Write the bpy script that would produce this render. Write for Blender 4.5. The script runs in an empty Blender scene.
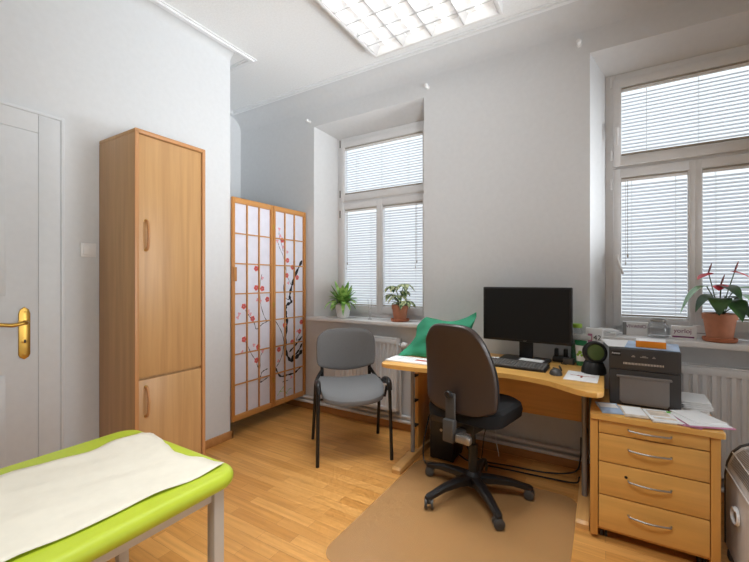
import bpy, bmesh, math, random
from mathutils import Vector, Matrix, Euler
random.seed(7)
S = bpy.context.scene
C = S.collection
R = math.radians
PI = math.pi

# ------------------------------------------------------------------ camera, world, exposure
cam_d = bpy.data.cameras.new('camera')
cam = bpy.data.objects.new('camera', cam_d)
C.objects.link(cam)
cam.location = (0, 0, 1.28)
cam.rotation_euler = (R(90), 0, R(31.1))
cam_d.sensor_fit = 'HORIZONTAL'
cam_d.sensor_width = 36
cam_d.lens = 36 * 383 / 749
cam_d.shift_y = -1 / 749
cam_d.clip_start = .02
S.camera = cam

W = bpy.data.worlds.new('overcast_sky')
S.world = W
W.use_nodes = True
bg = W.node_tree.nodes['Background']
bg.inputs[0].default_value = (.95, .977, 1, 1)
bg.inputs[1].default_value = 1.25

S.view_settings.view_transform = 'Standard'
S.view_settings.look = 'None'
S.view_settings.exposure = 0.0
S.view_settings.gamma = 1
S.view_settings.use_curve_mapping = False
TUBE_POWER = 4.5



def area(name, loc, aim, sx, sy, watts, col=(1, 1, 1), spread=180):
    l = bpy.data.lights.new(name, 'AREA')
    l.shape = 'RECTANGLE'
    l.size, l.size_y, l.energy, l.color = sx, sy, watts, col
    l.spread = R(spread)
    o = bpy.data.objects.new(name, l)
    C.objects.link(o)
    o.location = loc
    o.rotation_euler = (Vector(aim) - Vector(loc)).to_track_quat('-Z', 'Y').to_euler()


# added fill lights out of view, brightening ceiling, left wall, table and floor
area('ceiling_fill', (1.6, -.3, .7), (-2.05, 2.3, 3.1), .9, .9, 10.5, (.925, .97, 1), 52)  # invented fill aimed up at the far ceiling to brighten it
area('grazing_fill', (1.65, 2.62, 1.1), (-2.5, 2.35, 3.1), .5, .5, 6.5, (.93, .97, 1), 55)  # added fill skimming the window wall to lift the ceiling and window reveals
area('side_fill', (1.70, 2.2, 1.6), (-2.6, 2.0, 1.7), 1.0, 2.0, 7, (.92, .97, 1), 55)  # added fill for the far left wall; the right wall has no window
area('side_fill_broad', (1.65, .5, 1.6), (-2.6, .8, 1.9), 1.8, 1.7, 6.3, (.92, .97, 1), 85)  # broad fill added from the right, no opening behind it
area('overhead_fill', (-.2, .3, 3.0), (-.2, .5, 0), 1.2, .6, 20, (.91, .965, 1), 100)  # added downward fill for the table and near floor, no fixture around it
LOUVRE_WATTS = 12


# ------------------------------------------------------------------ materials
def lin(c):
    return tuple(((v / 255) / 12.92 if v / 255 <= .04045 else ((v / 255 + .055) / 1.055) ** 2.4) for v in c) + (1,)


def mat(name, rgb, rough=.5, metal=0, bump=0, bscale=200, var=0, vscale=30, spec=.5, alpha=None, trans=0):
    m = bpy.data.materials.new(name)
    m.use_nodes = True
    nt = m.node_tree
    b = nt.nodes['Principled BSDF']
    b.inputs['Base Color'].default_value = lin(rgb)
    b.inputs['Roughness'].default_value = rough
    b.inputs['Metallic'].default_value = metal
    b.inputs['Specular IOR Level'].default_value = spec
    tc = nt.nodes.new('ShaderNodeTexCoord')
    n = nt.nodes.new('ShaderNodeTexNoise')
    n.inputs['Scale'].default_value = vscale
    nt.links.new(tc.outputs['Object'], n.inputs['Vector'])
    r = nt.nodes.new('ShaderNodeValToRGB')
    v = max(var, .015)
    a = lin(rgb)
    r.color_ramp.elements[0].position = .3
    r.color_ramp.elements[1].position = .7
    r.color_ramp.elements[0].color = tuple(x * (1 - v) for x in a[:3]) + (1,)
    r.color_ramp.elements[1].color = tuple(min(1, x * (1 + v)) for x in a[:3]) + (1,)
    nt.links.new(n.outputs[0], r.inputs[0])
    nt.links.new(r.outputs[0], b.inputs['Base Color'])
    if bump:
        n2 = nt.nodes.new('ShaderNodeTexNoise')
        n2.inputs['Scale'].default_value = bscale
        n2.inputs['Detail'].default_value = 4
        nt.links.new(tc.outputs['Object'], n2.inputs['Vector'])
        bp = nt.nodes.new('ShaderNodeBump')
        bp.inputs['Strength'].default_value = bump
        bp.inputs['Distance'].default_value = .004
        nt.links.new(n2.outputs[0], bp.inputs['Height'])
        nt.links.new(bp.outputs[0], b.inputs['Normal'])
    return m


def wood(name, rgb, axis='z', rough=.38, var=.13):
    m = bpy.data.materials.new(name)
    m.use_nodes = True
    nt = m.node_tree
    b = nt.nodes['Principled BSDF']
    b.inputs['Roughness'].default_value = rough
    tc = nt.nodes.new('ShaderNodeTexCoord')
    mp = nt.nodes.new('ShaderNodeMapping')
    sc = {'x': (1.1, 22, 22), 'y': (22, 1.1, 22), 'z': (22, 22, 1.1)}[axis]
    mp.inputs['Scale'].default_value = sc
    nt.links.new(tc.outputs['Object'], mp.inputs['Vector'])
    n = nt.nodes.new('ShaderNodeTexNoise')
    n.inputs['Scale'].default_value = 1.2
    n.inputs['Detail'].default_value = 5
    n.inputs['Distortion'].default_value = .5
    nt.links.new(mp.outputs[0], n.inputs['Vector'])
    r = nt.nodes.new('ShaderNodeValToRGB')
    a = lin(rgb)
    r.color_ramp.elements[0].position = .3
    r.color_ramp.elements[1].position = .72
    r.color_ramp.elements[0].color = (a[0] * (1 - var), a[1] * (1 - var * 1.25), a[2] * (1 - var * 1.6), 1)
    r.color_ramp.elements[1].color = (min(1, a[0] * (1 + var * .6)), a[1] * (1 + var * .7), a[2] * (1 + var * .8), 1)
    nt.links.new(n.outputs[0], r.inputs[0])
    nt.links.new(r.outputs[0], b.inputs['Base Color'])
    return m


def floor_mat():
    m = bpy.data.materials.new('laminate_strips')
    m.use_nodes = True
    nt = m.node_tree
    L = nt.links.new
    b = nt.nodes['Principled BSDF']
    b.inputs['Roughness'].default_value = .3
    tc = nt.nodes.new('ShaderNodeTexCoord')
    br = nt.nodes.new('ShaderNodeTexBrick')
    br.offset = .37
    br.offset_frequency = 2
    br.inputs['Scale'].default_value = 1
    br.inputs['Brick Width'].default_value = .44
    br.inputs['Row Height'].default_value = .066
    br.inputs['Mortar Size'].default_value = .0006
    br.inputs['Mortar Smooth'].default_value = .2
    br.inputs['Bias'].default_value = 0
    br.inputs['Color1'].default_value = lin((232, 172, 98))
    br.inputs['Color2'].default_value = lin((208, 146, 74))
    br.inputs['Mortar'].default_value = lin((166, 114, 64))
    L(tc.outputs['Object'], br.inputs['Vector'])
    mp = nt.nodes.new('ShaderNodeMapping')
    mp.inputs['Scale'].default_value = (2.2, 40, 1)
    L(tc.outputs['Object'], mp.inputs['Vector'])
    n = nt.nodes.new('ShaderNodeTexNoise')
    n.inputs['Scale'].default_value = 1.3
    n.inputs['Detail'].default_value = 5
    L(mp.outputs[0], n.inputs['Vector'])
    r = nt.nodes.new('ShaderNodeValToRGB')
    r.color_ramp.elements[0].position = .3
    r.color_ramp.elements[1].position = .75
    r.color_ramp.elements[0].color = (.80, .77, .72, 1)
    r.color_ramp.elements[1].color = (1.06, 1.06, 1.06, 1)
    L(n.outputs[0], r.inputs[0])
    mx = nt.nodes.new('ShaderNodeMix')
    mx.data_type = 'RGBA'
    mx.blend_type = 'MULTIPLY'
    mx.inputs['Factor'].default_value = 1
    L(br.outputs['Color'], mx.inputs['A'])
    L(r.outputs[0], mx.inputs['B'])
    L(mx.outputs['Result'], b.inputs['Base Color'])
    return m


def emis(name, rgb, s):
    m = bpy.data.materials.new(name)
    m.use_nodes = True
    nt = m.node_tree
    nt.nodes.remove(nt.nodes['Principled BSDF'])
    e = nt.nodes.new('ShaderNodeEmission')
    e.inputs[0].default_value = lin(rgb)
    e.inputs[1].default_value = s
    nt.links.new(e.outputs[0], nt.nodes['Material Output'].inputs[0])
    return m


def clear(name, tint, diff, dfac, gloss=.08, rough=.05):
    """thin clear sheet: tinted see-through, a little diffuse haze, a fresnel gloss"""
    m = bpy.data.materials.new(name)
    m.use_nodes = True
    nt = m.node_tree
    L = nt.links.new
    nt.nodes.remove(nt.nodes['Principled BSDF'])
    t = nt.nodes.new('ShaderNodeBsdfTransparent')
    t.inputs[0].default_value = tuple(tint) + (1,)
    d = nt.nodes.new('ShaderNodeBsdfDiffuse')
    d.inputs[0].default_value = lin(diff)
    g = nt.nodes.new('ShaderNodeBsdfGlossy')
    g.inputs['Roughness'].default_value = rough
    m1 = nt.nodes.new('ShaderNodeMixShader')
    m1.inputs[0].default_value = dfac
    L(t.outputs[0], m1.inputs[1])
    L(d.outputs[0], m1.inputs[2])
    lw = nt.nodes.new('ShaderNodeLayerWeight')
    lw.inputs[0].default_value = .35
    mu = nt.nodes.new('ShaderNodeMath')
    mu.operation = 'MULTIPLY'
    mu.inputs[1].default_value = gloss * 5
    L(lw.outputs['Fresnel'], mu.inputs[0])
    m2 = nt.nodes.new('ShaderNodeMixShader')
    L(mu.outputs[0], m2.inputs[0])
    L(m1.outputs[0], m2.inputs[1])
    L(g.outputs[0], m2.inputs[2])
    L(m2.outputs[0], nt.nodes['Material Output'].inputs[0])
    return m


def slat_mat():
    m = bpy.data.materials.new('blind_slat_white')
    m.use_nodes = True
    nt = m.node_tree
    L = nt.links.new
    b = nt.nodes['Principled BSDF']
    b.inputs['Base Color'].default_value = lin((240, 242, 245))
    b.inputs['Roughness'].default_value = .45
    t = nt.nodes.new('ShaderNodeBsdfTranslucent')
    t.inputs[0].default_value = lin((236, 242, 250))
    mx = nt.nodes.new('ShaderNodeMixShader')
    mx.inputs[0].default_value = .42
    L(b.outputs[0], mx.inputs[1])
    L(t.outputs[0], mx.inputs[2])
    L(mx.outputs[0], nt.nodes['Material Output'].inputs[0])
    return m


def leaf_mat(name, c1, c2, scale, rough=.4):
    m = mat(name, c1, rough, var=.1)
    nt = m.node_tree
    r = [n for n in nt.nodes if n.type == 'VALTORGB'][0]
    n = [n for n in nt.nodes if n.type == 'TEX_NOISE'][0]
    n.inputs['Scale'].default_value = scale
    n.inputs['Detail'].default_value = 3
    r.color_ramp.elements[0].color = lin(c1)
    r.color_ramp.elements[1].color = lin(c2)
    r.color_ramp.elements[0].position = .42
    r.color_ramp.elements[1].position = .6
    return m


M = dict(
    wall=mat('white_wall_paint', (221, 223, 225), .9, var=.004),
    ceil=mat('textured_ceiling_white', (245, 247, 248), .95, bump=.6, bscale=120, var=.03, vscale=70),
    trim=mat('white_trim_paint', (240, 242, 244), .6),
    sill=mat('white_sill', (236, 236, 236), .35),
    pvc=mat('white_window_plastic', (233, 234, 235), .35),
    gasket=mat('grey_gasket', (120, 120, 120), .7),
    door=mat('white_door_lacquer', (222, 225, 228), .4),
    brass=mat('polished_brass', (196, 156, 78), .3, metal=1),
    floor=floor_mat(),
    beech=wood('beech_vertical_grain', (205, 160, 108), 'z'),
    beechx=wood('beech_horizontal_grain', (232, 178, 98), 'x', .32),
    beechz=wood('beech_light_vertical', (220, 162, 84), 'z', .34),
    beechy=wood('beech_light_depth', (222, 170, 104), 'y', .34),
    skirt=wood('beech_skirting', (196, 140, 84), 'x', .4),
    edge=wood('beech_edge_banding', (206, 150, 100), 'z', .35, .06),
    pine=wood('pine_screen_frame', (200, 138, 72), 'z', .4),
    pinex=wood('pine_screen_rails', (206, 148, 84), 'y', .4),
    paper=mat('rice_paper', (226, 226, 238), .9, var=.03, vscale=14),
    ink=mat('black_ink', (30, 28, 34), .8),
    blossom=mat('blossom_red', (238, 112, 104), .8, var=.18, vscale=90),
    pinkdot=mat('blossom_pale_pink', (232, 160, 170), .8),
    inkgreen=mat('ink_green', (130, 200, 90), .8),
    fabric=mat('grey_chair_fabric', (124, 124, 125), .95, bump=.5, bscale=500, var=.09, vscale=260),
    black=mat('black_plastic', (28, 27, 27), .42),
    blackmetal=mat('black_steel', (22, 22, 24), .35),
    shell=mat('brown_black_plastic_shell', (62, 50, 45), .36, bump=.12, bscale=300),
    darkfab=mat('black_upholstery', (20, 20, 22), .95),
    darkgrey=mat('dark_grey_plastic', (70, 68, 66), .45),
    metal=mat('satin_steel', (172, 170, 166), .34, metal=.85),
    greycol=mat('grey_painted_steel', (150, 148, 146), .4, metal=.4),
    screen=mat('black_screen', (26, 27, 28), .5, spec=.3),
    printer=mat('charcoal_printer', (60, 57, 56), .4),
    tray=mat('grey_printer_flap', (122, 114, 109), .45),
    key=mat('charcoal_keys', (104, 101, 98), .5),
    white=mat('white_plastic', (240, 240, 240), .4),
    radiator=mat('white_radiator_enamel', (228, 229, 230), .4),
    pipe=mat('white_pipe_paint', (226, 226, 226), .45),
    lime=mat('lime_vinyl', (192, 208, 58), .36, bump=.05, bscale=60),
    tablemetal=mat('beige_painted_steel', (206, 196, 184), .45),
    sheet=mat('cream_paper_sheet', (240, 232, 214), .85, bump=.12, bscale=14, var=.02),
    green=mat('green_cloth', (44, 140, 104), .75, bump=.1, bscale=30, var=.08, vscale=10),
    terracotta=mat('terracotta', (200, 136, 106), .8, var=.08, vscale=25),
    terracotta2=mat('dark_terracotta', (186, 112, 78), .7, var=.08, vscale=25),
    potwhite=mat('white_ceramic', (238, 238, 238), .3),
    soil=mat('potting_soil', (58, 44, 34), 1, var=.3, vscale=120),
    leaf1=leaf_mat('fresh_green_leaf', (98, 156, 60), (168, 206, 112), 24),
    leaf2=leaf_mat('variegated_leaf', (52, 92, 44), (206, 214, 160), 42),
    leaf3=leaf_mat('dark_glossy_leaf', (30, 58, 30), (58, 100, 44), 9, .42),
    leaf4=leaf_mat('bright_glossy_leaf', (72, 128, 56), (104, 160, 80), 9, .3),
    stem=mat('plant_stem', (74, 92, 52), .6),
    red=mat('red_spathe', (212, 56, 70), .35),
    spadix=mat('dark_spadix', (110, 48, 44), .6),
    glass=clear('clear_glass', (.93, .96, .97), (220, 225, 228), .06, .09),
    jarglass=clear('jar_glass', (.965, .972, .976), (235, 236, 238), .10, .06),
    pane=clear('window_pane', (.96, .98, .99), (220, 225, 228), .0, .03),
    chairmat=clear('clear_floor_mat', (.96, .945, .93), (208, 168, 116), .30, .03, .3),
    slat=slat_mat(),
    rail=mat('blind_rail_taupe', (176, 168, 156), .4),
    cordw=mat('white_cord', (225, 225, 222), .8),
    tube=emis('fluorescent_tube', (255, 253, 250), TUBE_POWER),
    louvre=mat('satin_louvre_aluminium', (222, 222, 222), .3, metal=.7),
    lampbody=mat('white_lamp_body', (238, 238, 238), .4),
    paperw=mat('white_paper', (242, 242, 242), .8),
    paperb=mat('pale_blue_paper', (172, 196, 226), .6, var=.16, vscale=14),
    paperp=mat('printed_paper_pink', (196, 130, 160), .7, var=.2, vscale=26),
    papert=mat('printed_paper_tan', (222, 208, 192), .7, var=.2, vscale=30),
    orange=mat('orange_card', (236, 140, 26), .5),
    purple=mat('purple_print', (124, 52, 104), .6),
    cardgrey=mat('grey_card', (140, 140, 140), .7),
    lens=mat('green_glass_lens', (96, 112, 66), .08),
    greenlid=mat('light_green_lid', (150, 190, 64), .4),
    greentube=mat('green_tube_print', (40, 130, 84), .4),
    pinkink=mat('red_brown_print', (176, 96, 84), .7),
)


# ------------------------------------------------------------------ geometry helpers
def nb():
    return bmesh.new()


def _mi(faces, mi):
    for f in faces:
        f.material_index = mi


def bx(bm, x0, x1, y0, y1, z0, z1, bev=0, mi=0, seg=2, rot=None, piv=None):
    c = Vector(((x0 + x1) / 2, (y0 + y1) / 2, (z0 + z1) / 2))
    m = Matrix.Translation(c) @ Matrix.Diagonal((abs(x1 - x0), abs(y1 - y0), abs(z1 - z0), 1))
    vs = bmesh.ops.create_cube(bm, size=1, matrix=m)['verts']
    fs = list({f for v in vs for f in v.link_faces})
    _mi(fs, mi)
    if bev:
        es = list({e for v in vs for e in v.link_edges})
        r = bmesh.ops.bevel(bm, geom=es, offset=bev, segments=seg, profile=.5, affect='EDGES', clamp_overlap=True)
        _mi(r['faces'], mi)
        vs = list({v for f in r['faces'] for v in f.verts} | {v for v in vs if v.is_valid})
    if rot:
        bmesh.ops.rotate(bm, verts=[v for v in vs if v.is_valid], cent=piv or c, matrix=Euler(rot).to_matrix())
    return vs


def tube(bm, pts, r, seg=10, mi=0, cap=True):
    pts = [Vector(p) for p in pts]
    n = len(pts)
    rs = r if isinstance(r, (list, tuple)) else [r] * n
    t0 = (pts[1] - pts[0]).normalized()
    ref = Vector((0, 0, 1)) if abs(t0.z) < .9 else Vector((1, 0, 0))
    u = t0.cross(ref).normalized()
    rings = []
    for i, p in enumerate(pts):
        if i == 0:
            t = pts[1] - p
        elif i == n - 1:
            t = p - pts[i - 1]
        else:
            t = (pts[i + 1] - p).normalized() + (p - pts[i - 1]).normalized()
        t.normalize()
        u = (u - t * u.dot(t)).normalized()
        w = t.cross(u)
        rings.append([bm.verts.new(p + (u * math.cos(a) + w * math.sin(a)) * rs[i]) for a in [2 * PI * k / seg for k in range(seg)]])
    for i in range(n - 1):
        for k in range(seg):
            f = bm.faces.new((rings[i][k], rings[i][(k + 1) % seg], rings[i + 1][(k + 1) % seg], rings[i + 1][k]))
            f.material_index = mi
    if cap:
        for rg in (rings[0], rings[-1]):
            f = bm.faces.new(rg)
            f.material_index = mi
    return [v for rg in rings for v in rg]


def smooth_path(pts, k=6):
    """Catmull-Rom through pts"""
    P = [Vector(p) for p in pts]
    P = [P[0] * 2 - P[1]] + P + [P[-1] * 2 - P[-2]]
    out = []
    for i in range(1, len(P) - 2):
        for j in range(k):
            t = j / k
            a, b, c, d = P[i - 1], P[i], P[i + 1], P[i + 2]
            out.append(.5 * ((2 * b) + (c - a) * t + (2 * a - 5 * b + 4 * c - d) * t * t + (3 * b - a - 3 * c + d) * t ** 3))
    out.append(P[-2])
    return out


def lathe(bm, prof, seg=28, c=(0, 0, 0), mi=0, mtx=None):
    rings = []
    for r, z in prof:
        r = max(r, .0002)
        rings.append([bm.verts.new(Vector((c[0] + r * math.cos(2 * PI * k / seg), c[1] + r * math.sin(2 * PI * k / seg), c[2] + z))) for k in range(seg)])
    for i in range(len(rings) - 1):
        for k in range(seg):
            f = bm.faces.new((rings[i][k], rings[i][(k + 1) % seg], rings[i + 1][(k + 1) % seg], rings[i + 1][k]))
            f.material_index = mi
    for rg in (rings[0], rings[-1]):
        bm.faces.new(rg).material_index = mi
    vs = [v for rg in rings for v in rg]
    if mtx is not None:
        bmesh.ops.transform(bm, matrix=mtx, verts=vs)
    return vs


def prism(bm, poly, a0, a1, axis='z', mi=0, bev=0, seg=2, clamp=True):
    def P(p, a):
        return {'z': (p[0], p[1], a), 'y': (p[0], a, p[1]), 'x': (a, p[0], p[1])}[axis]
    lo = [bm.verts.new(P(p, a0)) for p in poly]
    hi = [bm.verts.new(P(p, a1)) for p in poly]
    n = len(poly)
    fs = [bm.faces.new(lo), bm.faces.new(hi)]
    for k in range(n):
        fs.append(bm.faces.new((lo[k], lo[(k + 1) % n], hi[(k + 1) % n], hi[k])))
    _mi(fs, mi)
    if bev:
        es = list(fs[0].edges) + list(fs[1].edges)
        r = bmesh.ops.bevel(bm, geom=es, offset=bev, segments=seg, profile=.5, affect='EDGES', clamp_overlap=clamp)
        _mi(r['faces'], mi)
    return lo + hi


def grid(bm, rows, mi=0):
    vs = [[bm.verts.new(p) for p in r] for r in rows]
    for i in range(len(vs) - 1):
        for j in range(len(vs[0]) - 1):
            bm.faces.new((vs[i][j], vs[i][j + 1], vs[i + 1][j + 1], vs[i + 1][j])).material_index = mi
    return vs


def rounded(x0, x1, y0, y1, r, n=6):
    rr = r if isinstance(r, (list, tuple)) else [r] * 4
    out = []
    for (cx, cy, a0, q) in ((x1, y1, 0, rr[0]), (x0, y1, 90, rr[1]), (x0, y0, 180, rr[2]), (x1, y0, 270, rr[3])):
        ox = cx - q if cx == x1 else cx + q
        oy = cy - q if cy == y1 else cy + q
        for k in range(n + 1):
            a = R(a0 + 90 * k / n)
            out.append((ox + q * math.cos(a), oy + q * math.sin(a)))
    return out


def obj(name, bm, ms, parent=None, loc=None, rotz=0, smooth=True, solid=0, sub=0):
    bmesh.ops.recalc_face_normals(bm, faces=bm.faces)
    me = bpy.data.meshes.new(name)
    bm.to_mesh(me)
    bm.free()
    for m in (ms if isinstance(ms, (list, tuple)) else [ms]):
        me.materials.append(M[m])
    if smooth:
        me.shade_smooth()
        me.set_sharp_from_angle(angle=R(38))
    o = bpy.data.objects.new(name, me)
    C.objects.link(o)
    if parent:
        o.parent = parent
    if loc:
        o.location = loc
    if rotz:
        o.rotation_euler = (0, 0, rotz)
    if solid:
        md = o.modifiers.new('solid', 'SOLIDIFY')
        md.thickness = solid
        md.offset = 0
    if sub:
        md = o.modifiers.new('sub', 'SUBSURF')
        md.levels = md.render_levels = sub
    return o


def thing(name, label, cat, loc=(0, 0, 0), rotz=0, group=None):
    o = bpy.data.objects.new(name, None)
    o.empty_display_size = .05
    C.objects.link(o)
    o.location = loc
    o.rotation_euler = (0, 0, rotz)
    return tag(o, label, cat, group)


def tag(o, label, cat, group=None):
    o['label'] = label
    o['category'] = cat
    if group:
        o['group'] = group
    return o


def struct(o):
    o['kind'] = 'structure'
    return o


def text(name, body, size, m, parent, loc, rot, align='CENTER', extr=.0004):
    cu = bpy.data.curves.new(name, 'FONT')
    cu.body = body
    cu.size = size
    cu.align_x = align
    cu.align_y = 'CENTER'
    cu.extrude = extr
    cu.materials.append(M[m])
    f = bpy.data.objects.new(name, cu)
    C.objects.link(f)
    me = bpy.data.meshes.new_from_object(f.evaluated_get(bpy.context.evaluated_depsgraph_get()))
    bpy.data.objects.remove(f)
    o = bpy.data.objects.new(name, me)
    C.objects.link(o)
    o.parent = parent
    o.location = loc
    o.rotation_euler = rot
    return o


# ------------------------------------------------------------------ the room
XL, YC, YW, XA, H = -2.6, 2.05, 2.94, -3.55, 3.10
XR, YB = 1.75, -1.6
bm = nb()
bx(bm, XA - .2, XR, YB, YW + .3, -.12, 0)
struct(obj('floor', bm, 'floor', smooth=False))
bm = nb()
bx(bm, XA - .2, XR, YB, YW + .3, H, H + .15)
struct(obj('ceiling', bm, 'ceil', smooth=False))
bm = nb()
bx(bm, XA - .2, XL, YB, YC, 0, H)
struct(obj('wall_left', bm, 'wall', smooth=False))
bm = nb()
bx(bm, XA - .2, XA, YC, YW + .3, 0, H)
struct(obj('wall_alcove', bm, 'wall', smooth=False))
bm = nb()
bx(bm, XA - .2, XR, YB - .15, YB, 0, H)
struct(obj('wall_back', bm, 'wall', smooth=False))
bm = nb()
bx(bm, XR, XR + .2, YB - .15, YW + .3, 0, H)
struct(obj('wall_right', bm, 'wall', smooth=False))

# window wall with two splayed window openings
SILL = .92
YF = 3.11                                     # room side of the window frames
OPEN = [(-2.474, -1.293, 2.80), (-.089, 1.09, 2.80)]          # opening on the wall face
FR = [(-2.305, -1.285, 2.69), (.0, 1.0, 2.69)]                # frame rectangle at the back of the reveal
bm = nb()


def q(*p):
    bm.faces.new([bm.verts.new(v) for v in p])


def wall_face(y, op, zb):
    xs = [XA] + [v for o in op for v in o[:2]] + [XR]
    for i in range(len(xs) - 1):
        a, b = xs[i], xs[i + 1]
        if i % 2 == 0:
            q((a, y, 0), (b, y, 0), (b, y, H), (a, y, H))
        else:
            zt = op[i // 2][2]
            q((a, y, 0), (b, y, 0), (b, y, zb), (a, y, zb))
            q((a, y, zt), (b, y, zt), (b, y, H), (a, y, H))


wall_face(YW, OPEN, SILL - .03)
wall_face(YW + .3, FR, SILL - .03)
for (a, b, t), (c, d, u) in zip(OPEN, FR):
    zb = SILL - .03
    for y0, y1, A, B in ((YW, YF, (a, b, t), (c, d, u)), (YF, YW + .3, (c, d, u), (c, d, u))):
        q((A[0], y0, zb), (B[0], y1, zb), (B[0], y1, B[2]), (A[0], y0, A[2]))
        q((A[1], y0, zb), (B[1], y1, zb), (B[1], y1, B[2]), (A[1], y0, A[2]))
        q((A[0], y0, A[2]), (B[0], y1, B[2]), (B[1], y1, B[2]), (A[1], y0, A[2]))
        q((A[0], y0, zb), (B[0], y1, zb), (B[1], y1, zb), (A[1], y0, zb))
bmesh.ops.remove_doubles(bm, verts=bm.verts, dist=1e-5)
struct(obj('wall_window', bm, 'wall', smooth=False))


# coves and the trim strip that frames the textured ceiling field
def cove(name, p0, p1, nrm, e, depth):
    """concave quarter profile between wall (at p) and ceiling, running p0->p1; nrm points into the room"""
    bm = nb()
    rows = []
    prof = [(e * (1 - math.cos(R(90) * k / 8)), -depth * (1 - math.sin(R(90) * k / 8))) for k in range(9)]
    prof = [(0.0, -depth)] + prof + [(e, 0), (0, 0)]
    for p in (p0, p1):
        rows.append([(p[0] + nrm[0] * a, p[1] + nrm[1] * a, H + z - .0005) for a, z in prof])
    grid(bm, rows)
    return struct(obj(name, bm, 'wall'))


E1, E2 = .10, .165
cove('trim_1', (XA, YW), (XR, YW), (0, -1), E2, .14)
cove('trim_2', (XL, YB), (XL, YC), (1, 0), E1 - .02, .06)


def strip(name, pts, w=.030, h=.020):
    bm = nb()
    P = [Vector((p[0], p[1], 0)) for p in pts]
    prof = [(-w / 2 - .016, H + .004), (-w / 2 - .016, H - .007), (-w / 2 - .002, H - .007), (-w / 2, H - h), (w / 2, H - h), (w / 2 + .002, H - .007), (w / 2 + .016, H - .007), (w / 2 + .016, H + .004)]
    rows = []
    for k, p in enumerate(P):
        ns = []
        if k > 0:
            d = (p - P[k - 1]).normalized()
            ns.append(Vector((-d.y, d.x, 0)))
        if k < len(P) - 1:
            d = (P[k + 1] - p).normalized()
            ns.append(Vector((-d.y, d.x, 0)))
        m = ns[0] + ns[1] if len(ns) == 2 else ns[0]
        rows.append([(p.x + m.x * a, p.y + m.y * a, z) for a, z in prof])
    grid(bm, rows)
    return struct(obj(name, bm, 'trim', smooth=False))


strip('trim_3', [(XL + E1, YB), (XL + E1, YC + .13), (XA + .08, YC + .13)])
strip('trim_4', [(XA + .08, YC + .2), (XA + .08, YW - E2), (XR, YW - E2)])

# skirting boards
bm = nb()
bx(bm, XL, XL + .018, 1.56, YC + .018, 0, .062, .004)
bx(bm, XA, XL + .018, YC, YC + .018, 0, .062, .004)
struct(obj('baseboard_left', bm, 'skirt'))
bm = nb()
bx(bm, XA, XR, YW - .022, YW, 0, .062, .004)
struct(obj('baseboard_window', bm, 'skirt'))

# door in the left wall
d1 = bpy.data.objects.new('door_1', None)
C.objects.link(d1)
d1.location = (XL, .35, 0)
struct(d1)
bm = nb()
bx(bm, 0, .022, .47, .585, 0, 2.175, .004)
bx(bm, 0, .022, -.70, -.585, 0, 2.175, .004)
bx(bm, 0, .0218, -.585, .47, 2.06, 2.175, .004)
bx(bm, .0, .030, .566, .585, 0, 2.175, .004)
bx(bm, .0, .0292, -.7005, .5842, 2.1572, 2.1745, .004)
obj('door_frame', bm, 'door', d1)
bm = nb()
bx(bm, 0, .019, -.5846, .4696, .01, 2.0596, .002)
obj('door_leaf', bm, 'door', d1)
bm = nb()
for z0, z1 in ((.25, .80), (1.20, 1.90)):
    for (y0, y1, a, b) in ((-.37, .31, z0, z0 + .03), (-.37, .31, z1 - .03, z1), (-.40, -.37, z0, z1), (.31, .34, z0, z1)):
        bx(bm, .017, .025, y0, y1, a, b, .002)
obj('door_panel_moulding', bm, 'door', d1)
bm = nb()
pl = [(-.024, .0), (.024, .0), (.024, .21), (.018, .232), (0, .246), (-.018, .232), (-.024, .21)]
pl = [(-.018, -.014), (0, -.026), (.018, -.014)] + [(.024, 0), (.024, .21), (.018, .232), (0, .246), (-.018, .232), (-.024, .21), (-.024, 0)]
prism(bm, [(y + .412, z + .895) for y, z in pl], .0185, .0255, 'x', bev=.003)
lathe(bm, [(.004, 0), (.004, .004), (.0, .005)], 10, mtx=Matrix.Translation((.0255, .412, 1.115)) @ Matrix.Rotation(R(90), 4, 'Y'))
lathe(bm, [(.004, 0), (.004, .004), (.0, .005)], 10, mtx=Matrix.Translation((.0255, .412, .895)) @ Matrix.Rotation(R(90), 4, 'Y'))
lathe(bm, [(.013, 0), (.013, .003), (.009, .004)], 16, mtx=Matrix.Translation((.0255, .412, .965)) @ Matrix.Rotation(R(90), 4, 'Y'))
hp = obj('handle_plate', bm, 'brass', d1)
bm = nb()
tube(bm, smooth_path([(.02, .412, 1.06), (.055, .412, 1.06), (.068, .395, 1.06), (.066, .355, 1.053), (.064, .32, 1.058), (.064, .275, 1.066)]), [.011] * 6 + [.0095] * 25, 12)
obj('door_lever', bm, 'brass', hp)
bm = nb()
bx(bm, .029, .0307, .408, .416, .955, .972)
obj('keyhole', bm, 'black', hp)


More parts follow.
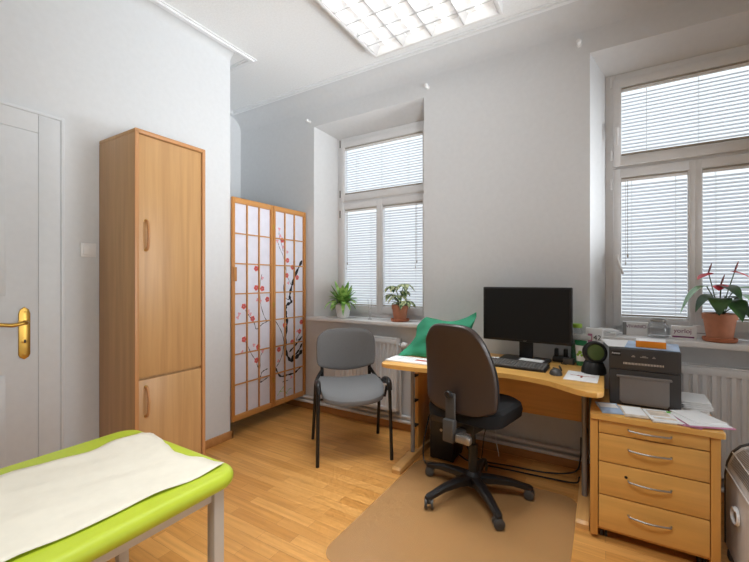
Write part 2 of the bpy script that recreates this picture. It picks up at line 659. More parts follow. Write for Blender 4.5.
# windows
def window(name, x0, x1):
    w = bpy.data.objects.new(name, None)
    C.objects.link(w)
    w.location = (x0, YF, 0)
    struct(w)
    L = x1 - x0
    zb, zt = SILL, 2.69
    tr = 2.045                                   # transom centre
    mx = L * .5 - .018                            # mullion centre
    bm = nb()
    bx(bm, 0, .06, 0, .07, zb, zt, .004)
    bx(bm, L - .06, L, 0, .07, zb, zt, .004)
    bx(bm, .06, L - .06, .0005, .07, zt - .055, zt, .004)
    bx(bm, .06, L - .06, .0005, .07, zb, zb + .055, .004)
    bx(bm, .06, L - .06, .0005, .07, tr - .035, tr + .035, .004)
    obj('window_frame', bm, 'pvc', w)
    sashes = [(.045, L - .045, tr + .012, zt - .045), (.045, mx + .001, zb + .045, tr - .012), (mx - .001, L - .045, zb + .045, tr - .012)]
    res = []
    for i, (a, b, c, d) in enumerate(sashes):
        wl = .042 if i != 2 else .032
        wr = .042 if i != 1 else .032
        wb = .062
        wt = .058
        bm = nb()
        bx(bm, a, a + wl, -.018, .045, c, d, .005)
        bx(bm, b - wr, b, -.018, .045, c, d, .005)
        bx(bm, a + wl - .004, b - wr + .004, -.0175, .045, c, c + wb, .005)
        bx(bm, a + wl - .004, b - wr + .004, -.0175, .045, d - wt, d, .005)
        s = obj('sash', bm, 'pvc', w)
        bm = nb()
        bx(bm, a + wl, b - wr, .02, .024, c + wb, d - wt)
        obj('pane', bm, 'pane', s, smooth=False)
        bm = nb()
        g = .005
        bx(bm, a + wl, a + wl + g, -.010, .02, c + wb, d - wt)
        bx(bm, b - wr - g, b - wr, -.010, .02, c + wb, d - wt)
        bx(bm, a + wl, b - wr, -.010, .02, c + wb, c + wb + g)
        obj('glazing_bead', bm, 'pvc', s, smooth=False)
        res.append((x0 + a + wl, x0 + b - wr, c + wb, d - wt))
    # handles on the left stile of the lower left sash and upper sash
    hz = [(.066, 2.29), (.066, 1.42)] if name == 'window_2' else []
    for k, (hx, z) in enumerate(hz):
        bm = nb()
        bx(bm, hx - .012, hx + .012, -.028, -.0182, z - .032, z + .032, .004)
        tube(bm, [(hx, -.028, z), (hx, -.048, z)], .009, 10)
        if k == 0:
            tube(bm, [(hx, -.045, z + .012), (hx, -.05, z - .03), (hx, -.048, z - .10)], [.009, .010, .007], 10)
        else:
            tube(bm, [(hx, -.045, z + .008), (hx + .012, -.05, z - .035), (hx + .034, -.048, z - .10)], [.009, .010, .007], 10)
        obj('window_handle', bm, 'white', w)
    for z in (1.12, 1.9, 2.1, 2.6):
        bm = nb()
        tube(bm, [(.035, -.012, z), (.035, -.012, z + .07)], .007, 8)
        obj('hinge', bm, 'greycol' if name == 'window_1' else 'white', w)
    bm = nb()
    bx(bm, -.21, L + .11, -.25, .0, SILL - .034, SILL, .006, seg=3)
    obj('window_sill', bm, 'sill', w)
    return res


RW = [window('window_1', FR[0][0], FR[0][1]), window('window_2', FR[1][0], FR[1][1])]


def blind(rect, label, cords=True, side=0):
    x0, x1, z0, z1 = rect
    x0 += .006
    x1 -= .006
    L = x1 - x0
    t = thing('venetian_blind', label, 'blind', (x0, YF, z0), 0, 'venetian blinds on the windows')
    Hh = z1 - z0
    y = .002
    bm = nb()
    bx(bm, 0, L, y - .013, y + .013, Hh - .024, Hh - .002, .003)
    hr = obj('headrail', bm, 'rail', t)
    bm = nb()
    bx(bm, -.001, L + .001, y - .0155, y - .0135, Hh - .030, Hh - .012, .0005)
    obj('headrail_front', bm, 'white', hr)
    bm = nb()
    zb = .022
    n = int((Hh - .05 - zb) / .0225)
    for k in range(n):
        z = zb + .012 + k * (Hh - .045 - zb) / n
        rows = []
        for s in (-1, -.33, .33, 1):
            a = R(44)
            w = .0125 * s
            cv = .0022 * (1 - s * s)
            dy = w * math.cos(a) - cv * math.sin(a)
            dz = w * math.sin(a) + cv * math.cos(a)
            rows.append([(.002, y + dy, z + dz), (L - .002, y + dy, z + dz)])
        grid(bm, rows)
    obj('slats', bm, 'slat', t)
    bm = nb()
    bx(bm, 0, L, y - .011, y + .011, .008, .02, .003)
    obj('bottom_rail', bm, 'rail', t)
    xs = (.11 * L + .02, L - .11 * L - .02) if L < .5 else (.14, L * .5, L - .14)
    for x in xs:
        bm = nb()
        for yy in (-.0125, .0125):
            tube(bm, [(x, y + yy, .015), (x, y + yy, Hh - .02)], .0009, 5)
        obj('ladder_cord', bm, 'cordw', t)
    if cords:
        cx = .035 if side == 0 else L - .05
        bm = nb()
        ln = Hh * .55
        tube(bm, [(cx, y - .02, Hh - .02), (cx, y - .02, Hh - ln)], .0016, 6)
        lathe(bm, [(.002, 0), (.006, -.004), (.0045, -.022), (.001, -.024)], 10, (cx, y - .02, Hh - ln))
        obj('pull_cord', bm, 'rail', t)
        bm = nb()
        tube(bm, [(cx - .012, y - .02, Hh - .02), (cx - .012, y - .02, Hh - ln - .05)], .0016, 6)
        lathe(bm, [(.002, 0), (.005, -.004), (.004, -.02), (.001, -.022)], 10, (cx - .012, y - .02, Hh - ln - .05))
        obj('tilt_wand', bm, 'cordw', t)
    return t


blind(RW[0][0], 'wide white blind in the top pane of the smaller-looking left window', False)
blind(RW[0][1], 'white blind in the left sash above the white plant pot', True, 0)
blind(RW[0][2], 'white blind in the sash above the variegated plant in terracotta pot', True, 1)
blind(RW[1][0], 'wide white blind in the top pane of the right window', False)
blind(RW[1][1], 'white blind in the sash above the glass jar on the sill', True, 0)
blind(RW[1][2], 'white blind in the rightmost sash behind the red anthurium', True, 1)

# ------------------------------------------------------------------ ceiling luminaire
LX0, LX1, LY0, LY1 = -1.545, -.575, 1.30, 2.575
lz = H - .085
t = thing('ceiling_light', 'large rectangular fluorescent ceiling light with bright louvred grid', 'ceiling light', (LX0, LY0, lz))
LW, LL = LX1 - LX0, LY1 - LY0
bm = nb()
for (a, b, c, d) in ((0, .022, 0, LL), (LW - .022, LW, 0, LL), (.022, LW - .022, 0, .022), (.022, LW - .022, LL - .022, LL)):
    bx(bm, a, b, c, d, 0, .085, .004)
bx(bm, .02, LW - .02, .02, LL - .02, .075, .085)
obj('lamp_housing', bm, 'lampbody', t)
nc = 4
cw = (LW - .044) / nc
for k in range(nc):
    xc = .022 + cw * (k + .5)
    bm = nb()
    tube(bm, [(xc, .05, .048), (xc, LL - .05, .048)], .016, 14)
    obj('fluorescent_tube', bm, 'tube', t)
for k in range(nc + 1):
    bm = nb()
    xc = .022 + cw * k
    prof = [(-.004, .004), (.004, .004), (.030, .072), (-.030, .072)]
    lo = [(xc + a, z) for a, z in prof]
    lo = [(min(max(a, .022), LW - .022), z) for a, z in lo]
    prism(bm, lo, .022, LL - .022, 'y')
    obj('louvre_reflector', bm, 'louvre', t)
nr = 9
for k in range(1, nr):
    bm = nb()
    yc = .022 + (LL - .044) * k / nr
    for j in range(nc):
        xa = .022 + cw * j
        pts = [(xa + .006, .004), (xa + cw - .006, .004), (xa + cw - .014, .03), (xa + cw * .5 + .03, .026), (xa + cw * .5, .022), (xa + cw * .5 - .03, .026), (xa + .014, .03)]
        prism(bm, pts, yc - .003, yc + .003, 'y')
    bx(bm, .022, LW - .022, yc - .003, yc + .003, .0035, .006)
    obj('louvre_blade', bm, 'louvre', t)

ll = bpy.data.lights.new('louvre_light', 'AREA')
ll.shape = 'RECTANGLE'
ll.size, ll.size_y, ll.energy, ll.spread, ll.color = LW - .07, LL - .07, LOUVRE_WATTS, R(58), (.91, .965, 1)
llo = bpy.data.objects.new('louvre_light', ll)
C.objects.link(llo)
llo.location = ((LX0 + LX1) / 2, (LY0 + LY1) / 2, lz + .0735)

# ------------------------------------------------------------------ curtain hooks and switch
for (x, z, lab) in ((-2.525, 2.855, 'small white curtain knob left of the left window top'),
                    (-1.257, 2.87, 'small white curtain knob right of the left window top'),
                    (-.154, 2.873, 'small white curtain knob left of the right window top')):
    t = thing('curtain_hook', lab, 'curtain hook', (x, YW, z), 0, 'curtain knobs on the window wall')
    rot = Matrix.Rotation(R(90), 4, 'X')
    bm = nb()
    lathe(bm, [(.016, 0), (.016, .006), (.008, .010), (.007, .03)], 18, mtx=rot)
    obj('wall_rosette', bm, 'white', t)
    bm = nb()
    lathe(bm, [(.007, .03), (.015, .036), (.017, .046), (.012, .056), (.001, .06)], 18, mtx=rot)
    obj('knob', bm, 'white', t)
t = thing('light_switch', 'square white wall switch between the door and the wardrobe', 'light switch', (XL, 1.055, 1.456))
bm = nb()
bx(bm, .0005, .010, -.041, .041, -.041, .041, .004)
obj('switch_plate', bm, 'white', t)
bm = nb()
bx(bm, .010, .015, -.028, .028, -.028, .028, .003)
obj('rocker', bm, 'white', t)

# ------------------------------------------------------------------ wardrobe
WX, WY0, WY1, WH = -2.2, 1.112, 1.54, 2.112
t = thing('wardrobe', 'tall narrow beech wardrobe standing against the white left wall', 'wardrobe', (XL + .003, WY0, 0))
D, Wd = WX - XL - .003, WY1 - WY0
bm = nb()
bx(bm, 0, D, 0, .02, 0, WH - .0225, .003)
bx(bm, 0, D, Wd - .02, Wd, 0, WH - .0225, .003)
bx(bm, 0, D, 0, Wd, WH - .022, WH, .004)
bx(bm, 0, D - .03, .02, Wd - .02, .0, .06)
bx(bm, 0, .01, .02, Wd - .02, .06, WH - .022)
bx(bm, .01, D - .025, .02, Wd - .02, .715, .735)
obj('carcass', bm, 'beech', t)
bm = nb()
bx(bm, D - .0005, D + .008, -.001, .021, 0, WH - .01, .004)
bx(bm, D - .0005, D + .008, Wd - .021, Wd + .001, 0, WH - .01, .004)
bx(bm, D - .0005, D + .008, -.001, Wd + .001, WH - .022, WH + .001, .004)
obj('edge_banding', bm, 'edge', t)


def arch_handle(parent, x, y, zc, ln, m='edge'):
    bm = nb()
    pts = smooth_path([(x, y, zc - ln / 2), (x + .022, y, zc - ln / 2 + .012), (x + .032, y, zc), (x + .022, y, zc + ln / 2 - .012), (x, y, zc + ln / 2)])
    tube(bm, pts, .0075, 10)
    return obj('handle', bm, m, parent)


for z0, z1, hz in ((.737, WH - .026, 1.53), (.022, .722, .60)):
    bm = nb()
    bx(bm, D - .020, D - .003, .0235, Wd - .0235, z0, z1, .002)
    dd = obj('wardrobe_door', bm, 'beech', t)
    arch_handle(dd, D - .003, .062, hz, .165)
    for s in (-1, 1):
        bm = nb()
        lathe(bm, [(.009, 0), (.009, .006), (.006, .008)], 14, mtx=Matrix.Translation((D - .003, .062, hz + s * .0825)) @ Matrix.Rotation(R(90), 4, 'Y'))
        obj('handle_rosette', bm, 'brass', dd)

# ------------------------------------------------------------------ folding screen in the alcove mouth
SX = XL + .004
a_ = R(31.1)
FPX, CX, CY, CH = 383., 374.5, 280., 1.28


def scr(u, v):
    """point of the screen plane (y, z) where that mark of the painting sits"""
    x = (u - CX) / FPX
    rx = math.cos(a_) * x - math.sin(a_)
    ry = math.sin(a_) * x + math.cos(a_)
    k = SX / rx
    return ry * k - 2.05, CH - (v - CY) / FPX * k - .13


t = thing('folding_screen', 'two-panel pine and rice-paper screen with painted red blossom branches', 'folding screen', (SX, 2.05, .13))
SH = 1.825
panels = [(.001, .444), (.448, .882)]
ART = [
    dict(br=[([(261.6, 274), (259.5, 288), (260.6, 305), (265, 318.5), (268.5, 321)], .005),
             ([(267.4, 321.2), (262, 324), (260, 326), (256, 329), (253.7, 322.4), (249, 316), (245, 310)], .006),
             ([(267.4, 368.6), (263, 371), (261, 374), (260, 382), (267.4, 377.3)], .008),
             ([(259, 375), (260, 365), (260, 357), (264, 349)], .004), ([(258, 368), (255, 360), (251, 353.6), (247, 345), (243.7, 339.4)], .005)],
         fl=[(255.9, 268.6), (255.9, 287.8), (262, 288.6), (267, 299.3), (243.5, 306.4), (252.4, 318.7), (243.7, 339.4), (257.9, 346.9), (256.2, 360.3)],
         dots=[(237.5, 317.5), (248.2, 311.2), (253.7, 345), (262.4, 351.1), (262, 278), (239, 314), (250, 314), (260, 301), (257, 300), (242, 352)], gr=[]),
    dict(br=[([(301.8, 260.5), (295.8, 273.3), (291.5, 286), (289.4, 296.7), (291, 302), (286.2, 305.3), (285.5, 312), (286.8, 322.4), (285.3, 337.4), (286, 352.4), (290, 361)], .016),
             ([(290, 361), (297.3, 356), (302, 350)], .022), ([(289, 352), (296, 344), (302, 336)], .010), ([(291, 358), (298, 351), (302, 343)], .012),
             ([(274.9, 367.3), (279.9, 376), (287.3, 374.8), (294.8, 372.3), (301, 366)], .010), ([(282, 382), (288, 380)], .006),
             ([(275.4, 321.2), (281, 331.2), (283.6, 342.4), (282, 354), (279, 362), (276, 367)], .006),
             ([(289, 300), (284.5, 296.7), (283, 284)], .006), ([(291.5, 286), (287, 276), (285, 264), (282.5, 255), (279, 247), (277.6, 242.3)], .004),
             ([(283, 252), (281, 243), (279, 236), (278.7, 230.5)], .004), ([(301, 330), (296, 340), (301, 338)], .006), ([(293, 282), (294, 270), (293, 262)], .004)],
         fl=[(281.9, 240.2), (287.2, 260.4), (292.2, 267.3), (286.6, 275.4), (296.9, 277.5), (284.3, 325), (299.3, 331.2), (301, 322), (278.6, 349.4), (291.8, 342)],
         dots=[(279, 229), (277, 241), (283, 247), (287, 252), (291, 377), (288, 283), (297, 331), (278, 361), (294, 262), (280, 236)],
         gr=[([(277, 396), (280, 391), (284, 386)], .006), ([(284, 386), (285, 391), (287, 394)], .006), ([(286, 393), (289, 389), (291.5, 388)], .006), ([(279, 391.5), (285, 391)], .005)]),
]


def stroke(bm, pts, w, mi, x=.0035):
    P = [scr(*p) for p in pts]
    P = smooth_path([(x, p[0], p[1]) for p in P], 5)
    for i in range(len(P)):
        pass
    n = len(P)
    L, Rr = [], []
    for i, p in enumerate(P):
        tg = (P[min(i + 1, n - 1)] - P[max(i - 1, 0)]).normalized()
        nn = Vector((0, -tg.z, tg.y))
        ww = w * .5 * (.75 + .35 * math.sin(i * 1.7)) * (1.0 if 0 < i < n - 1 else .4)
        L.append(p + nn * ww)
        Rr.append(p - nn * ww)
    grid(bm, [L, Rr], mi)


for k, (y0, y1) in enumerate(panels):
    p = bpy.data.objects.new('screen_panel', None)
    C.objects.link(p)
    p.parent = t
    st = .026
    for (a, b) in ((y0, y0 + st), (y1 - st, y1)):
        bm = nb()
        bx(bm, 0, .024, a, b, 0, SH, .003)
        obj('screen_stile', bm, 'pine', p)
    for (a, b) in ((SH - .045, SH), (0, .045)):
        bm = nb()
        bx(bm, .0005, .0235, y0 + st, y1 - st, a, b, .003)
        obj('screen_rail', bm, 'pinex', p)
    bm = nb()
    w = y1 - y0 - 2 * st
    for j in (1, 2):
        yy = y0 + st + w * j / 3
        bx(bm, .0045, .018, yy - .005, yy + .005, .045, SH - .045, .001)
    for j in range(1, 7):
        zz = .045 + (SH - .09) * j / 7
        bx(bm, .005, .0175, y0 + st, y1 - st, zz - .005, zz + .005, .001)
    obj('lattice', bm, 'pinex', p)
    bm = nb()
    bx(bm, .001, .003, y0 + st - .002, y1 - st + .002, .04, SH - .04)
    A = ART[k]
    for pts, ww in A['br']:
        stroke(bm, pts, ww * (2.1 if ww > .009 else 1.4), 1)
    for pts, ww in A['gr']:
        stroke(bm, pts, ww, 4)
    for (u, v) in A['fl']:
        cy, cz = scr(u, v)
        for j in range(5):
            an = 2 * PI * j / 5 + u
            py, pz = cy + .013 * math.cos(an), cz + .013 * math.sin(an)
            lathe(bm, [(.0125, 0), (.0115, .0006)], 10, mi=2, mtx=Matrix.Translation((.0036, py, pz)) @ Matrix.Rotation(R(90), 4, 'Y'))
        lathe(bm, [(.006, 0), (.0055, .0008)], 8, mi=3, mtx=Matrix.Translation((.0040, cy, cz)) @ Matrix.Rotation(R(90), 4, 'Y'))
    for (u, v) in A['dots']:
        cy, cz = scr(u, v)
        for j in range(3):
            lathe(bm, [(.008, 0), (.0075, .0005)], 8, mi=3, mtx=Matrix.Translation((.0038, cy + .009 * math.cos(j * 2.1 + u), cz + .009 * math.sin(j * 2.1 + u))) @ Matrix.Rotation(R(90), 4, 'Y'))
    obj('rice_paper', bm, ['paper', 'ink', 'blossom', 'pinkdot', 'inkgreen'], p)
bm = nb()
bx(bm, .024, .040, .006, .032, 1.14, 1.255, .003)
obj('pull_block', bm, 'pine', t)
for z in (.22, .9, 1.6):
    bm = nb()
    bx(bm, .020, .028, .436, .456, z, z + .05, .002)
    obj('hinge', bm, 'brass', t)


# ------------------------------------------------------------------ radiators and pipes
def radiator(x0, x1, label, valve):
    t = thing('radiator', label, 'radiator', (x0, 2.835, .17), 0, 'white panel radiators under the windows')
    L, hh = x1 - x0, .615
    bm = nb()
    n = max(2, int(L / .042))
    pts = []
    for k in range(n):
        a = .02 + (L - .04) * k / n
        b = .02 + (L - .04) * (k + 1) / n
        m_ = (b - a)
        pts += [(a, .010), (a + m_ * .30, .010), (a + m_ * .42, 0), (a + m_ * .88, 0)]
    pts += [(L - .02, .010)]
    poly = [(0, .004)] + pts + [(L, .004), (L, .022), (0, .022)]
    # fluted front panel
    rows = [[(x, y, z) for x, y in [(0, .004)] + pts + [(L, .004)]] for z in (.035, hh - .04)]
    grid(bm, rows)
    bx(bm, 0, L, -.001, .012, 0, .04, .006)
    bx(bm, 0, L, -.001, .012, hh - .05, hh - .005, .006)
    bx(bm, .0, L, .022, .024, .02, hh - .02)
    obj('front_panel', bm, 'radiator', t)
    for a in (-.004, L + .001):
        bm = nb()
        bx(bm, a, a + .003, .001, .085, .012, hh, .001)
        obj('side_cover', bm, 'radiator', t)
    bm = nb()
    bx(bm, -.004, L + .004, .000, .012, hh - .004, hh + .004, .001)
    bx(bm, -.004, L + .004, .074, .085, hh - .004, hh + .004, .001)
    k = 0
    x = .006
    while x < L - .006:
        bx(bm, x, x + .006, .012, .074, hh - .002, hh + .002)
        x += .013
    obj('top_grille', bm, 'radiator', t)
    bm = nb()
    bx(bm, .02, L - .02, .05, .07, .02, hh - .03)
    for xx in (.12, L - .12):
        bx(bm, xx - .015, xx + .015, .07, .1045, .1, .5)
    obj('rear_panel', bm, 'radiator', t)
    if valve:
        bm = nb()
        tube(bm, [(L + .004, .045, hh - .055), (L + .035, .045, hh - .055)], .012, 12)
        tube(bm, smooth_path([(L + .018, .045, hh - .055), (L + .018, .045, hh - .3), (L + .018, .045, .0), (L + .018, .05, -.06)]), .0085, 10)
        obj('feed_pipe', bm, 'pipe', t)
        bm = nb()
        tube(bm, [(L + .024, .045, hh - .055), (L + .032, .045, hh - .055)], .018, 14)
        obj('valve_collar', bm, 'black', t)
        bm = nb()
        tube(bm, [(L + .032, .045, hh - .055), (L + .040, .045, hh - .055), (L + .075, .045, hh - .055), (L + .082, .045, hh - .055)], [.024, .028, .026, .018], 16)
        obj('thermostat_head', bm, 'white', t)
    return t


radiator(-2.13, -1.50, 'white fluted panel radiator under the left window behind the grey chair', True)
radiator(.10, 1.02, 'white fluted panel radiator under the right window behind the printer', False)
for z, lab, y in ((.080, 'lower white heating pipe running along the skirting under the windows', 2.903), (.122, 'upper white heating pipe running along the wall above the skirting', 2.908)):
    bm = nb()
    tube(bm, [(-3.5, y, z), (-1.2, y, z), (XR - .05, y, z)], .0135, 12)
    o = obj('heating_pipe', bm, 'pipe')
    tag(o, lab, 'pipe', 'heating pipes along the window wall')

# ------------------------------------------------------------------ grey visitor chair
t = thing('visitor_chair', 'grey upholstered visitor chair with black tube legs near the screen', 'chair', (-1.655, 2.39, 0), R(-136.8))


def chair_back_y(z):
    return -.235 - .10 * (z - .5)


bm = nb()
rows = []
for i in range(13):
    v = -1 + 2 * i / 12
    rows.append([])
    for j in range(15):
        u = -1 + 2 * j / 14
        # superellipse-ish outline
        x = .243 * u * (1 - .10 * max(0, v) ** 3) * (1 - .08 * max(0, -v) ** 3)
        y = .232 * v * (1 - .22 * max(0, abs(u)) ** 3.0)
        z = .493 + .026 * u * u - .060 * max(0, v) ** 3 + .008 * max(0, -v) ** 2
        rows[-1].append((x, y + .005, z))
g = grid(bm, rows)
rows2 = [[(p[0] * .985, p[1] * .985, p[2] - .052) for p in r] for r in rows]
g2 = grid(bm, rows2)
nI, nJ = len(g), len(g[0])
edge1 = [g[0][j] for j in range(nJ)] + [g[i][nJ - 1] for i in range(1, nI)] + [g[nI - 1][j] for j in range(nJ - 2, -1, -1)] + [g[i][0] for i in range(nI - 2, 0, -1)]
edge2 = [g2[0][j] for j in range(nJ)] + [g2[i][nJ - 1] for i in range(1, nI)] + [g2[nI - 1][j] for j in range(nJ - 2, -1, -1)] + [g2[i][0] for i in range(nI - 2, 0, -1)]
for k in range(len(edge1)):
    bm.faces.new((edge1[k], edge1[(k + 1) % len(edge1)], edge2[(k + 1) % len(edge2)], edge2[k]))
obj('seat', bm, 'fabric', t, sub=1)
bm = nb()
prism(bm, [(x * .98, y * .98 + .005) for x, y in rounded(-.225, .225, -.19, .175, .07)], .432, .455, 'z')
obj('seat_shell', bm, 'black', t)
# backrest: curved padded panel, bottom edge dipping in the middle
bm = nb()
rows, rows2 = [], []
for i in range(11):
    v = i / 10
    ra, rb = [], []
    for j in range(15):
        u = -1 + 2 * j / 14
        zt = .882 - .055 * abs(u) ** 5
        zb = .540 + .050 * u * u
        z = zb + (zt - zb) * v
        x = .243 * u * (1 - .06 * abs(2 * v - 1) ** 4)
        y = chair_back_y(z) - .045 * (1 - u * u) + .030
        ra.append((x, y + .019, z))
        rb.append((x, y - .019, z))
    rows.append(ra)
    rows2.append(rb)
g = grid(bm, rows)
g2 = grid(bm, rows2)
nI, nJ = len(g), len(g[0])


def rim(g):
    return [g[0][j] for j in range(nJ)] + [g[i][nJ - 1] for i in range(1, nI)] + [g[nI - 1][j] for j in range(nJ - 2, -1, -1)] + [g[i][0] for i in range(nI - 2, 0, -1)]


e1, e2 = rim(g), rim(g2)
for k in range(len(e1)):
    bm.faces.new((e1[k], e1[(k + 1) % len(e1)], e2[(k + 1) % len(e2)], e2[k]))
obj('backrest', bm, 'fabric', t, sub=1)
for s in (-1, 1):
    bm = nb()
    tube(bm, [(s * .262, .235, .0), (s * .258, .215, .30), (s * .255, .205, .47)], .0125, 12)
    obj('leg', bm, 'blackmetal', t)
    bm = nb()
    tube(bm, [(s * .268, -.245, 0), (s * .258, -.16, .30), (s * .254, -.11, .49)], .0125, 12)
    obj('leg', bm, 'blackmetal', t)
    bm = nb()
    tube(bm, smooth_path([(s * .255, .205, .46), (s * .254, .195, .515), (s * .253, .155, .535), (s * .252, .0, .500), (s * .250, -.12, .485), (s * .235, -.20, .50), (s * .195, -.225, .56)]), .0125, 12)
    obj('side_rail', bm, 'blackmetal', t)
    bm = nb()
    tube(bm, smooth_path([(s * .254, .206, .488), (s * .254, .190, .536), (s * .253, .150, .550), (s * .253, .08, .540), (s * .253, .02, .520)]), [.019] * 25, 12)
    obj('rail_cover', bm, 'black', t)
    bm = nb()
    bx(bm, s * .195 - .013, s * .195 + .013, chair_back_y(.6) - .012, chair_back_y(.6) + .006, .47, .70, .004, rot=(R(6), 0, 0))
    obj('back_post', bm, 'blackmetal', t)
for y in (.12, -.13):
    bm = nb()
    tube(bm, [(-.254, y, .50), (-.24, y, .425), (.24, y, .425), (.254, y, .50)], .010, 10)
    obj('cross_bar', bm, 'blackmetal', t)

# ------------------------------------------------------------------ chair mat
bm = nb()
prism(bm, rounded(-1.142, -.135, 1.385, 2.53, .09), .0005, .004, 'z')
o = obj('chair_mat', bm, 'chairmat')
tag(o, 'clear plastic floor mat under the black office chair', 'floor mat')

# ------------------------------------------------------------------ desk
DZ = .73
t = thing('desk', 'long beech office desk with curved front edge beneath the monitor', 'desk', (0, 0, 0))
front = smooth_path([(-1.235, 2.185, 0), (-1.10, 2.187, 0), (-.96, 2.202, 0), (-.76, 2.275, 0), (-.56, 2.322, 0), (-.39, 2.312, 0), (-.26, 2.268, 0), (-.13, 2.175, 0), (-.075, 2.152, 0)], 5)
poly = [(-1.29, 2.925), (-1.29, 2.24), (-1.275, 2.205)] + [(p.x, p.y) for p in front] + [(-.035, 2.155), (-.012, 2.185), (-.006, 2.23), (-.006, 2.925)]
bm = nb()
prism(bm, poly, DZ - .027, DZ, 'z', bev=.004)
obj('desktop', bm, 'beechx', t)
for x, rx in ((-1.185, -1), (-.103, 1)):
    bm = nb()
    prism(bm, [(2.235, 0.0), (2.235, .026), (2.25, .040), (2.60, .052), (2.84, .048), (2.85, .0)], x - .032, x + .032, 'x', bev=.006)
    f = obj('leg_foot', bm, 'beechy', t)
    bm = nb()
    tube(bm, [(x, 2.495, .05), (x, 2.495, DZ - .028)], .0145, 16)
    obj('leg_column', bm, 'greycol', t)
    bm = nb()
    bx(bm, x - .013, x + .013, 2.56, 2.78, .045, DZ - .028, .002)
    obj('leg_panel', bm, 'beechz', t)
    for z in (.22, .40, .58):
        bm = nb()
        bx(bm, x - .016, x + .016, 2.512, 2.565, z, z + .012, .002)
        obj('cable_clip', bm, 'black', t)
    bm = nb()
    bx(bm, x - .025, x + .025, 2.32, 2.84, DZ - .052, DZ - .0275, .003)
    obj('support_bracket', bm, 'greycol', t)
bm = nb()
bx(bm, -1.165, -.115, 2.80, 2.82, .365, DZ - .0275, .002)
obj('modesty_panel', bm, 'beechx', t)

# ------------------------------------------------------------------ office chair
fx = Vector((.20, .98)).normalized()
orz = math.atan2(fx.y, fx.x) - PI / 2
t = thing('office_chair', 'black swivel office chair with brown-black plastic back shell at the desk', 'office chair', (-.676, 2.257, .004), orz)
bm = nb()
lathe(bm, [(.045, .06), (.05, .065), (.048, .125), (.034, .135), (.03, .14)], 24)
obj('base_hub', bm, 'black', t)
for k in range(5):
    an = R(22 + 72 * k) - orz
    ca, sa = math.cos(an), math.sin(an)
    bm = nb()
    prof = []
    rows = []
    for (d, w, zt, zb) in ((.03, .030, .125, .075), (.12, .027, .122, .083), (.22, .023, .108, .078), (.285, .020, .090, .062), (.325, .019, .080, .055), (.338, .012, .073, .058)):
        rows.append([(d, -w, zb), (d, -w, zt - .008), (d, -w * .6, zt), (d, w * .6, zt), (d, w, zt - .008), (d, w, zb), (d, -w, zb)])
    g = grid(bm, [[(x * ca - y * sa, x * sa + y * ca, z) for x, y, z in r] for r in rows])
    bmesh.ops.remove_doubles(bm, verts=bm.verts, dist=1e-5)
    bm.faces.new([v for v in g[-1] if v.is_valid][:6])
    leg = obj('base_leg', bm, 'black', t)
    cx, cy = .318 * ca, .318 * sa
    tw = an + R(70 + 25 * k)
    ax = Vector((math.cos(tw), math.sin(tw), 0))
    bm = nb()
    for s in (-1, 1):
        p0 = Vector((cx, cy, .030)) + ax * (s * .010)
        p1 = Vector((cx, cy, .030)) + ax * (s * .025)
        tube(bm, [p0, p0.lerp(p1, .2), p0.lerp(p1, .8), p1], [.025, .029, .029, .025], 18)
    bx(bm, cx - .018, cx + .018, cy - .018, cy + .018, .034, .062, .006)
    obj('caster', bm, 'darkgrey', leg)
bm = nb()
tube(bm, [(0, 0, .13), (0, 0, .30)], .027, 18)
tube(bm, [(0, 0, .30), (0, 0, .42)], .016, 14)
obj('gas_column', bm, 'blackmetal', t)
bm = nb()
bx(bm, -.075, .075, -.13, .12, .405, .470, .01)
obj('seat_mechanism', bm, 'black', t)
bm = nb()
outl = rounded(-.235, .235, -.21, .235, [.13, .13, .09, .09], 8)
rings = []
for sc, z in ((.88, .468), (.98, .480), (1.0, .515), (.97, .545), (.88, .560), (.4, .552)):
    rings.append([(x * sc, y * sc + .03, z) for x, y in outl] + [(outl[0][0] * sc, outl[0][1] * sc + .03, z)])
g = grid(bm, rings)
bm.faces.new(g[-1][:-1])
bm.faces.new(g[0][:-1])
bmesh.ops.remove_doubles(bm, verts=bm.verts, dist=1e-5)
obj('seat', bm, 'darkfab', t)
# backrest shell: tall rounded panel, gently concave to the sitter


def back_rows(th, inset, zoff=0):
    rows = []
    for i in range(17):
        v = i / 16
        row = []
        for j in range(17):
            u = -1 + 2 * j / 16
            wv = .236 - .050 * v ** 2.4 - .012 * (1 - v) ** 3
            zt = 1.044 - .10 * abs(u) ** 4
            zb = .525 + .045 * abs(u) ** 4
            z = (zb + inset) + (zt - zb - 2 * inset) * v
            x = (wv - inset) * u
            y = -.215 - .075 * (v - .25) + .050 * u * u + .030 * math.sin(PI * v) + th
            row.append((x, y, z))
        rows.append(row)
    return rows


def slab(bm, r1, r2):
    g, g2 = grid(bm, r1), grid(bm, r2)
    ni, nj = len(g), len(g[0])

    def rm(q_):
        return [q_[0][j] for j in range(nj)] + [q_[i][nj - 1] for i in range(1, ni)] + [q_[ni - 1][j] for j in range(nj - 2, -1, -1)] + [q_[i][0] for i in range(ni - 2, 0, -1)]
    a, b = rm(g), rm(g2)
    for k in range(len(a)):
        bm.faces.new((a[k], a[(k + 1) % len(a)], b[(k + 1) % len(b)], b[k]))


